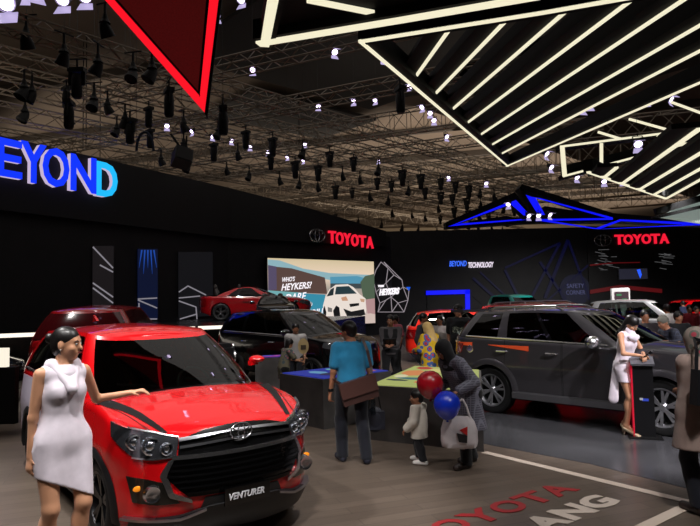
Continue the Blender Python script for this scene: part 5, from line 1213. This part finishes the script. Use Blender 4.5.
    def hair(s,m=HAIR,long=0,bun=False,fringe=.035,vol=.012,pony=False,name='hair'):
        F=Field(s.hd-.35*max(1,s.hs),s.hd+.25*max(1,s.hs),min(s.vx,.012)); k=s.hs; M=s.hR; F.ell(s.q(0,-.012,.03),(A3(.072,.092,.086)+vol)*k,.02*k,M)
        F.ell(s.q(0,-.045,-.02),A3(.070,.058,.072)*k,.02*k,M)
        if long:
            F.cap(s.q(0,-.05,-.02),s.q(0,-.075,-long),.078*k,.06*k,.03*k,(M@A3(0,1,0),.55))
            for e in (-1,1): F.cap(s.q(.062*e,-.02,.0),s.q(.07*e,-.03,-long*.8),.03*k,.028*k,.02*k)
        F.ell(s.q(0,.105,-.055),A3(.083,.085,.105)*k,.0,M,op='sub')
        for e in (-1,1): F.ell(s.q(.09*e,.035,-.05),A3(.045,.055,.06)*k,.0,M,op='sub')
        if not long: F.cut(s.q(0,0,-.075),M@A3(0,.35,-1))
        if bun: F.ell(s.q(0,-.12,.03),A3(.034,.032,.036)*k,.015*k)
        if pony: F.cap(s.q(0,-.1,.04),s.q(0,-.15,-.1),.035*k,.025*k,.02*k); F.cap(s.q(0,-.15,-.1),s.q(0,-.12,-.2),.028*k,.012*k,.02*k)
        return F.mesh(name,m,s.root)
    def hijab(s,m,drop=.16,name='headscarf',under=None,back=.0):
        F=Field(s.hd-.5,s.hd+.25,s.vx); k=s.hs; M=s.hR; F.ell(s.q(0,-.012,.022),(A3(.074,.094,.09)+.022)*k,.02,M); F.ell(s.q(0,-.0,-.06),A3(.088,.1,.09)*k,.03,M)
        F.cap(s.q(0,-.02,-.1),s.neck-s.up*drop*.35,.085*k,.12*k,.04,(s.fw,.8)); F.ell(s.neck-s.up*drop*.55,A3(.175,.13,drop*.62)*s.k,.05,np.stack([s.sd,s.fw,s.up],1))
        if back: F.cap(s.q(0,-.07,-.05),s.q(0,-.1,-.05)-s.up*back,.08,.11,.04,(s.fw,.6))
        F.ell(s.q(0,.1,-.02),A3(.058,.06,.078)*k,.0,M,op='sub'); return F.mesh(name,m,s.root)

def cloth(name,rgb,n=None,rough=.85): return mat(name,rgb,rough,noise=n or (9,.12,.15),sheen=.15,spec=.3)
def pattern(name,base,cols,scale):
    m=mat(name,base,.85); nt=m.node_tree; b=nt.nodes['Principled BSDF']; tc=nt.nodes.new('ShaderNodeTexCoord'); v=nt.nodes.new('ShaderNodeTexVoronoi'); v.inputs['Scale'].default_value=scale; nt.links.new(tc.outputs['Object'],v.inputs['Vector'])
    r=nt.nodes.new('ShaderNodeValToRGB'); r.color_ramp.interpolation='CONSTANT'; e=r.color_ramp.elements; e[0].position=0; e[0].color=(*lin(cols[0]),1); e[1].position=.5; e[1].color=(*lin(base),1)
    if len(cols)>1: q=e.new(.27); q.color=(*lin(cols[1]),1)
    nt.links.new(v.outputs['Distance'],r.inputs[0]); nt.links.new(r.outputs[0],b.inputs['Base Color']); return m
def stripes(name,a,bc,scale,w=.2):
    m=mat(name,a,.8); nt=m.node_tree; b=nt.nodes['Principled BSDF']; tc=nt.nodes.new('ShaderNodeTexCoord'); sp=nt.nodes.new('ShaderNodeSeparateXYZ'); nt.links.new(tc.outputs['Object'],sp.inputs[0])
    def fr(o):
        x=nt.nodes.new('ShaderNodeMath'); x.operation='MULTIPLY'; x.inputs[1].default_value=scale; y=nt.nodes.new('ShaderNodeMath'); y.operation='FRACT'; z=nt.nodes.new('ShaderNodeMath'); z.operation='LESS_THAN'; z.inputs[1].default_value=w
        nt.links.new(sp.outputs[o],x.inputs[0]); nt.links.new(x.outputs[0],y.inputs[0]); nt.links.new(y.outputs[0],z.inputs[0]); return z
    p,q=fr('X'),fr('Z'); mx=nt.nodes.new('ShaderNodeMath'); mx.operation='MAXIMUM'; nt.links.new(p.outputs[0],mx.inputs[0]); nt.links.new(q.outputs[0],mx.inputs[1]); c=nt.nodes.new('ShaderNodeMixRGB'); c.inputs[1].default_value=(*lin(a),1); c.inputs[2].default_value=(*lin(bc),1)
    nt.links.new(mx.outputs[0],c.inputs[0]); nt.links.new(c.outputs[0],b.inputs['Base Color']); return m
def foot(px,py): p=onz(px,py); return (p.x,p.y,0)

# model in the white dress, beside the red car
M1=at(62,400,4.4).x
_t=at(131,394,4.72)-Vector((M1,4.4,0)); _a=R(128); L1=(_t.x*math.cos(_a)-_t.y*math.sin(_a),_t.x*math.sin(_a)+_t.y*math.cos(_a),_t.z+.01)

m1=Person('woman in a sleeveless white dress resting one hand on the red car bonnet',(M1,4.4,0),-128,1.79,True,.0075,SKIN,lean=1,hr=(.215,-.03,.84),hl=L1,head=(38,-4),elb=(.1,-1,.0),elbl=(-.35,-.4,-1.0),fl=(-.09,.05,0),fr=(.1,-.04,0),heel=.08,curl=.5)
WD=cloth('white_dress',(222,212,222)); m1.dress(WD,.70,.5,w1=.15)
F=m1.field(.2); k=m1.k
for i in range(9):
    t=i/8; a=math.pi*(t*2-.5)
    pass
for sg in (-1,1): F.cap(m1.neck+m1.sd*.085*sg+m1.up*.0,m1.hip+m1.up*.36+m1.fw*.135+m1.sd*.0,.045,.03,.04); F.cap(m1.neck+m1.sd*.075*sg,m1.neck+m1.sd*.05*sg-m1.fw*.07,.036,.034,.03)
F.cap(m1.neck-m1.sd*.06-m1.fw*.07,m1.neck+m1.sd*.06-m1.fw*.07,.032,.032,.03); F.mesh('collar_drape',WD,m1.root)
m1.hair(bun=True,vol=.004); m1.shoes(mat('nude_shoe',(170,130,105),.4),.06)
[MB().ball(m1.q(.078*e,-.005,-.055),(.006,.006,.02),6).build('earring',CHROME,m1.root,True) for e in (-1,1)]

# man in the blue shirt with a messenger bag
p=foot(355,462); m2=Person('man in a bright blue shirt seen from behind with a brown bag',(p[0]-.02,p[1]+.02,0),14,1.76,False,.009,SKINT,head=(38,-8),hl=(-.27,.04,.80),hr=(.27,.02,.78),fl=(-.12,.08,0),fr=(.13,-.12,0),curl=.9)
m2.top(cloth('blue_shirt',(34,122,164)),.72,-.1,.018,flare=.01); m2.pants(cloth('navy_jeans',(13,15,26)),.018,.05); m2.shoes(mat('dark_shoe',(30,32,46),.5)); m2.hair(vol=.014)
MB().lathe([(.034,-.018),(.036,0),(.034,.018)],m2.wr[0]*.9+m2.el[0]*.1,'Z',12).build('watch',BLACK,m2.root)
bag=thing('messenger_bag','dark brown leather messenger bag worn on the back of the man in blue','bag',m2.root.location,R(14)); BR=mat('brown_leather',(62,38,34),.45)
Mx=Euler((0,R(-14),0)).to_matrix(); c=Vector((.03,-.215,.89)); b=MB(); b.box(c,(.44,.09,.27),M=Mx); b.build('body',BR,bag); f=MB(); f.box(c+Vector((-.01,-.055,.045)),(.455,.02,.19),M=Mx); f.build('flap',mat('brown_leather_flap',(72,45,40),.42),bag)
st=MB(); sh_=Vector(m2.sj[1])+Vector((-.06,0,.075)); pts=[c+Mx@Vector((.2,0,.14)),Vector((.2,-.19,1.15)),Vector((.16,-.165,1.36)),Vector((.12,-.09,1.5)),sh_,Vector((.12,.1,1.47)),Vector((.02,.17,1.3)),Vector((-.16,.15,1.1)),Vector((-.235,-.02,1.0)),c+Mx@Vector((-.2,0,.13))]
for a_,b__ in zip(pts[:-1],pts[1:]): st.bar(a_,b__,.035,.006,(0,1,.2))
st.build('strap',BR,bag)
hp=m2.root.matrix_basis if False else None
cs=math.cos(R(14)); sn=math.sin(R(14))
def w2(P,l): rz=P.root.rotation_euler.z; return Vector((P.root.location.x+l[0]*math.cos(rz)-l[1]*math.sin(rz),P.root.location.y+l[0]*math.sin(rz)+l[1]*math.cos(rz),l[2]))
hw=w2(m2,m2.wr[1]); bt=thing('water_bottle','clear plastic water bottle held in the right hand of the man in blue','bottle',(hw.x+.01,hw.y,hw.z-.1))
MB().lathe([(.0,-.2),(.03,-.2),(.032,-.1),(.03,-.03),(.014,.02),(.014,.04)],(0,0,0),'Z',12).build('bottle_body',glass('bottle_plastic',(200,210,215),1.3,.1),bt,True); MB().lathe([(0,.06),(.016,.06),(.016,.04),(0,.04)],(0,0,0),'Z',10).build('cap',mat('cap_white',(200,200,205),.4),bt)
hb=thing('hand_bag','small dark navy bag hanging against the table beside the man in blue','bag',(hw.x+.03,hw.y+.04,hw.z-.50),R(10)); MB().ball((0,0,.13),(.13,.05,.16),10).box((0,0,.12),(.24,.08,.22)).build('body',mat('navy_bag',(22,24,38),.6),hb,True); h_=MB(); h_.tube([(-.08,0,.24),(-.06,0,.4),(-.02,0,.44),(.05,0,.42),(.08,0,.24)],.01); h_.build('handle',BLACK,hb)

# toddler
p=foot(420,463); m3=Person('toddler in a white jacket and dark trousers standing at the table',(p[0],p[1],0),60,.92,False,.008,SKINT,child=True,hl=(-.14,.1,.42),hr=(.1,.16,.46),fl=(-.07,-.06,0),fr=(.08,.06,0),head=(30,-6))
m3.top(cloth('child_jacket',(206,198,186)),1.9,-.12,.03,'jacket',flare=.04); m3.pants(cloth('dark_pants',(24,24,28)),.018,.09); m3.shoes(mat('white_sneaker',(215,210,205),.5)); m3.hair(vol=.01)

# woman with balloons
p=foot(470,465); m4=Person('woman in a grey tunic and black headscarf bending forward with balloons and a white bag',(p[0],p[1],0),118,1.62,True,.009,SKINT,lean=32,hl=(-.24,.32,.92),hr=(.14,.34,.90),head=(0,-32),fl=(-.09,.14,0),fr=(.1,-.1,0),fat=1.1)
m4.top(stripes('grey_check',(84,82,94),(120,120,134),38,.25),1.95,-.42,.03,'tunic',flare=.06); m4.pants(cloth('black_pants',(18,18,21)),.02,.04); m4.shoes(mat('brown_shoe',(44,32,28),.5)); m4.hijab(cloth('black_scarf',(16,16,19)),.16)
def balloon(px,py,Y,r,rgb,label,hand):
    c=at(px,py,Y); b=thing('balloon',label,'balloon',c); MB().lathe([(0,-1.12),(.12,-1.1),(.45,-.95),(.8,-.6),(.98,-.15),(1,.15),(.9,.5),(.65,.8),(.35,.96),(0,1.02)],(0,0,0),'Z',28,M=Matrix.Diagonal(Vector((r,r,r*1.02)))).build('skin',mat('balloon_%d'%px,rgb,.25,coat=.5),b,True,180)
    MB().cyl((0,0,-r*1.12),(0,0,-r*1.22),.008,.018,8).build('knot',MATS['balloon_%d'%px],b); s_=MB(); s_.tube([Vector((0,0,-r*1.2)),(Vector(hand)-c)*.6+Vector((0,0,-r*.9)),Vector(hand)-c],.003,4); s_.build('string',mat('string_white',(190,190,190),.7),b)
h4=w2(m4,m4.wr[0]); h4b=w2(m4,m4.wr[1])
balloon(430,384.5,6.9,.15,(160,16,30),'red balloon, the upper of the two balloons in front of the bending woman',h4)
balloon(447,405,6.75,.148,(16,50,190),'blue balloon, the lower of the two balloons in front of the bending woman',h4)
cb=at(459,428,6.95); pb=thing('carrier_bag','white plastic carrier bag with a small red and black mark, held by the bending woman','bag',(cb.x,cb.y,cb.z-.2),R(-8))
fb=MB(); rows=[]
for j,(z,w,d) in enumerate(((-.02,.13,.05),(0,.19,.09),(.06,.2,.1),(.18,.2,.1),(.28,.17,.07),(.34,.13,.04))):
    rows.append([(w*math.copysign(abs(math.cos(a))**.6,math.cos(a))+.006*math.sin(7*a+j),d*math.copysign(abs(math.sin(a))**.6,math.sin(a))+.01*math.sin(5*a+2*j),z) for a in [2*math.pi*i/28 for i in range(28)]])
fb.grid(rows,close=True); fb.add(rows[0],[tuple(range(27,-1,-1))]); fb.build('bag_body',mat('white_plastic',(196,188,190),.45,noise=(8,.1,.4)),pb,True,60)
hh=MB(); 
for s_x in (-1,1): hh.tube([(s_x*.12,-.04,.33),(s_x*.09,-.02,.44),(.05,0,.52)],.012)
hh.build('handle',MATS['white_plastic'],pb); MB().prism([(.0,-.115,.2),(.09,-.115,.24),(.085,-.115,.14)],(0,.006,0)).build('red_mark',mat('mark_red',(180,30,30),.5),pb); MB().prism([(-.03,-.118,.17),(.085,-.118,.14),(.08,-.118,.06),(-.01,-.118,.07)],(0,.006,0)).build('black_mark',mat('mark_black',(25,25,27),.5),pb)

# woman in yellow behind the table
p=at(433,350,11.6); m5=Person('woman in a yellow flowered blouse and a beige headscarf seen from behind',(p.x,11.9,0),30,1.56,True,.014,SKINT,lean=6,hl=(-.18,.3,.95),hr=(.18,.3,.95),head=(20,-14),fat=1.15)
m5.top(pattern('yellow_flowers',(206,166,20),((170,40,60),(60,90,150)),9),1.95,-.25,.03,'blouse',flare=.05); m5.pants(MATS['black_pants']); m5.hijab(cloth('beige_scarf',(196,164,104)),.24,back=.22)
# promoter with tablet
p=at(391,340,12.6); m6=Person('man in a grey shirt and dark vest holding a black tablet behind the tables',(p.x,12.6,0),172,1.70,False,.012,SKINT,hl=(-.06,.3,1.06),hr=(.08,.3,1.06),head=(-6,-6),fl=(-.12,0,0),fr=(.12,0,0))
m6.top(cloth('grey_shirt',(72,68,70)),1.95,-.05,.016); m6.pants(MATS['black_pants']); m6.hair()
F=m6.field(); m6.torso(F,.026); F.cut(m6.hip+A3(0,0,-.02),(0,0,-1)); F.cut(m6.neck-A3(0,0,.02),(0,0,1)); F.cut(m6.sj[0]+A3(.03,0,0),(-1,0,0)); F.cut(m6.sj[1]-A3(.03,0,0),(1,0,0)); F.ell(m6.neck+A3(0,.12,-.06),(.05,.12,.16),0,op='sub'); F.mesh('vest',cloth('dark_vest',(18,18,20)),m6.root)
q=w2(m6,(0,.36,1.12)); tb=MB().box((0,0,0),(.26,.015,.18),M=Euler((R(-40),0,R(172))).to_matrix()).build('tablet',mat('tablet_black',(14,14,16),.2)); tb.location=q; tag(tb,'black tablet held up by the man in the grey shirt','tablet')
# man in the dark suit and man in white beside him
p=at(423,330,13.6); m7=Person('man in a dark jacket with grey sleeves standing before the orange red car',(p.x,13.6,0),-120,1.70,False,.014,SKINT,head=(0,-4)); m7.top(cloth('grey_sleeves',(66,64,70)),1.95,-.05,.014); m7.pants(MATS['black_pants']); m7.hair()
F=m7.field(); m7.torso(F,.03); F.cut(m7.hip+A3(0,0,-.06),(0,0,-1)); F.cut(m7.neck,(0,0,1)); F.cut(m7.sj[0]+m7.sd*.02,-m7.sd); F.cut(m7.sj[1]-m7.sd*.02,m7.sd); F.mesh('vest',MATS['dark_vest'],m7.root)
p=at(440,330,14.2); m8=Person('man in a white shirt between the dark jacket man and the black T-shirt man',(p.x,14.2,0),140,1.62,False,.014,SKINT,head=(10,0)); m8.top(cloth('white_shirt',(196,186,180)),.8,-.05,.016); m8.pants(MATS['black_pants']); m8.hair(long=.1)
p=at(459,330,13.1); m9=Person('smiling man in a black T-shirt with a pale print behind the grey car',(p.x,13.1,0),160,1.88,False,.012,SKINT,head=(-20,-2),hl=(-.22,.12,.95)); m9.top(cloth('black_tshirt',(15,15,17)),.75,-.05,.018); m9.pants(MATS['navy_jeans']); m9.hair(vol=.02)
q=MB(); rows=[]
for zz in np.linspace(1.22,1.36,4): rows.append([(x,.125+.03-1.2*x*x,zz+.02*math.sin(30*x)) for x in np.linspace(-.11,.11,8)])
q.grid(rows); q.build('print',pattern('pale_print',(60,66,60),((180,176,150),(120,130,120)),30),m9.root)
# visitor in white T-shirt at the blue table, woman with a fan
p=at(297,330,12.9); m10=Person('man in a pale grey T-shirt standing behind the blue topped table',(p.x,13.1-.55,0),170,1.58,False,.014,SKINT,head=(20,-16)); m10.top(cloth('pale_tshirt',(150,146,144)),.75,-.05,.02); m10.pants(MATS['navy_jeans']); m10.hair(vol=.01)
p=at(290,360,12.0); m11=Person('long haired woman in a patterned blouse bending at the blue topped table with a fan',(p.x-.12,11.9,0),-60,1.30,True,.012,SKIN,lean=14,hl=(.05,.34,.80),hr=(.16,.36,.86),head=(-6,-18)); m11.top(pattern('faded_floral',(110,104,84),((170,110,110),(70,84,90)),12),.7,-.2,.022,'blouse'); m11.pants(MATS['black_pants']); m11.hair(long=.2,vol=.018)
q=w2(m11,m11.wr[1])+Vector((0,-.05,.24)); fn=thing('hand_fan','beige paper hand fan held beside the long haired woman','fan',q,R(10)); MB().lathe([(0,-.006),(1,-.006),(1,.006),(0,.006)],(0,0,.0),'Y',28,M=Matrix.Diagonal(Vector((.105,1,.15)))).build('blade',mat('fan_paper',(186,160,110),.7),fn); MB().box((0,-.012,-.02),(.1,.006,.09)).build('print',mat('fan_print',(70,56,40),.7),fn); MB().cyl((0,0,-.14),(0,0,-.26),.01).build('handle',mat('fan_handle',(120,90,60),.6),fn)

# model in white at the stand in front of the grey car
p=foot(631,434); m12=Person('woman in a short white dress looking down at a phone beside the black stand',(p[0]-.04,p[1],0),215,1.68,True,.009,SKIN,lean=6,hl=(-.03,.27,1.10),hr=(.05,.27,1.12),head=(0,-38),elb=(.8,-.3,-.5),fl=(-.05,-.05,0),fr=(.09,.06,0),heel=.07)
m12.dress(WD,.74,0,w1=.165); m12.hair(long=.22,vol=.014); m12.shoes(mat('cream_heels',(200,180,150),.3),.07)
F=m12.field(); F.cap(m12.neck+A3(-.0,.03,.02),m12.neck+A3(.0,.09,-.1),.07,.06,.04); F.cap(m12.neck+A3(-.08,.1,-.08),m12.neck+A3(.08,.1,-.08),.04,.04,.03); F.mesh('collar_drape',WD,m12.root)
F=m12.field(.3); F.cap(m12.hip+A3(.12,-.06,.05),(m12.hip[0]+.16,-.1,.5),.04,.07,.03,((1,.4,0),.4)); F.cut((0,0,.42),(0,0,-1)); F.mesh('side_panel',WD,m12.root)
q=w2(m12,(.01,.36,1.14)); ph=MB().box((0,0,0),(.08,.012,.15),M=Euler((R(-50),0,R(215))).to_matrix()).build('phone',mat('phone_black',(18,18,20),.2)); ph.location=q; tag(ph,'dark phone held by the woman at the black stand','phone')
a=onz(645,437); st=thing('info_stand','slim black information stand with a red edge beside the woman in white','stand',(a.x,a.y,0),R(-20)); top=at(645,362,a.y).z
MB().box((0,0,(top-.0)/2),(.26,.16,top-.02)).build('column',mat('stand_black',(18,18,20),.3),st); MB().box((-.138,-.0,(top)/2),(.02,.165,top-.02)).build('red_edge',mat('stand_red',(190,16,44),.4,emis=(190,16,44),es=.35),st); MB().box((0,0,.01),(.42,.4,.02)).build('base',BLACK,st)
MB().box((0,-.02,top+.02),(.3,.24,.03),M=Euler((R(22),0,0)).to_matrix()).build('tilted_screen',mat('stand_screen',(90,90,96),.25),st); MB().box((.02,-.085,.52),(.08,.01,.035)).build('blue_logo',emit('stand_blue',(40,70,200),.7),st); MB().box((-.03,-.086,.53),(.04,.01,.03)).build('white_logo',emit('stand_white',(200,200,205),.6),st)

# people at the right edge
p=at(700,400,5.5); m13=Person('woman in a flowered grey headscarf and pale tunic at the right edge seen from behind',(p.x+.08,5.6,0),10,1.70,True,.01,SKINT,hl=(-.0,.3,1.05),hr=(.25,.16,.98),head=(10,-14),fat=1.25)
m13.top(cloth('pale_tunic',(140,120,112)),1.0,-.32,.035,'tunic',flare=.06); m13.pants(MATS['navy_jeans']); m13.shoes(MATS['brown_shoe']); m13.hijab(pattern('floral_scarf',(120,108,100),((140,44,58),(80,84,76)),11),.34,back=.25)
q=w2(m13,(-.2,-.25,1.14)); bg=thing('shoulder_bag','black shoulder bag carried on the back of the woman at the right edge','bag',q,R(6)); MB().box((.1,0,0),(.36,.1,.3),M=Euler((0,R(6),0)).to_matrix()).build('body',mat('bag_black',(16,16,20),.5),bg)
s_=MB(); 
for a_,b__ in zip([(-.05,0,.15),(-.02,.02,.34),(.06,.16,.42)],[(-.02,.02,.34),(.06,.16,.42),(.2,.2,.38)]): s_.bar(a_,b__,.03,.01,(0,1,0))
s_.build('strap',MATS['bag_black'],bg)
p=at(672,330,9.4); m14=Person('grey haired man in a dark checked shirt leaning over the bonnet of the grey car',(5.75,10.75,0),95,1.72,False,.012,SKINT,lean=30,head=(10,-20),hl=(-.2,.45,1.05),hr=(.25,.4,1.05)); m14.top(stripes('navy_check',(22,26,40),(60,66,84),16,.08),1.9,-.1,.022); m14.pants(MATS['black_pants']); m14.hair(mat('grey_hair',(92,90,80),.7))
# the crowd farther back, each with an own look
CR=[(645,11.7,'dark_top',(40,34,36),'man with dark hair behind the woman at the stand',150,1.72),(668,16.5,'w_tshirt',(210,204,204),'person in a white T-shirt far back at the right, seen from behind',10,1.74),(678,12.3,'b_tshirt',(22,22,24),'person in a black T-shirt beside the white T-shirt, far back at the right',170,1.66),(690,17.4,'r_top',(150,40,50),'person in a red top in the far crowd at the right edge',160,1.7),
 (655,24.8,'g_top',(90,90,94),'person in a grey top in the far crowd, left of the white T-shirt',20,1.7),(697,18.8,'p_top',(150,110,120),'person in a pink top at the far right edge',190,1.62),(684,27,'n_top',(34,40,70),'person in a navy top in the far crowd at the right',30,1.7),(648,27,'y_top',(170,150,110),'person in a sand coloured top deep in the far crowd',0,1.68),(396,16.0,'pk_top',(190,96,110),'person in a pink top behind the man with the tablet',120,1.6),(630,18.8+5,'o_top',(150,90,50),'person in an orange top behind the white display panel',90,1.68)]
for px,Y,n,rgb,lb,rz,H_ in CR:
    p=at(px,320,Y); q=Person(lb,(p.x,Y,0),rz,H_,RNG.random()<.3,.02,SKINT,head=(RNG.uniform(-20,20),-5)); q.top(cloth(n,rgb),.8,-.06,.02); q.pants(MATS['navy_jeans'] if RNG.random()<.5 else MATS['black_pants'],bottom=.05); q.hair(vol=.016); q.shoes(MATS['dark_shoe'])
for P_ in (m5,m6,m7,m8,m9,m10,m11,m14): P_.shoes(MATS['dark_shoe'])
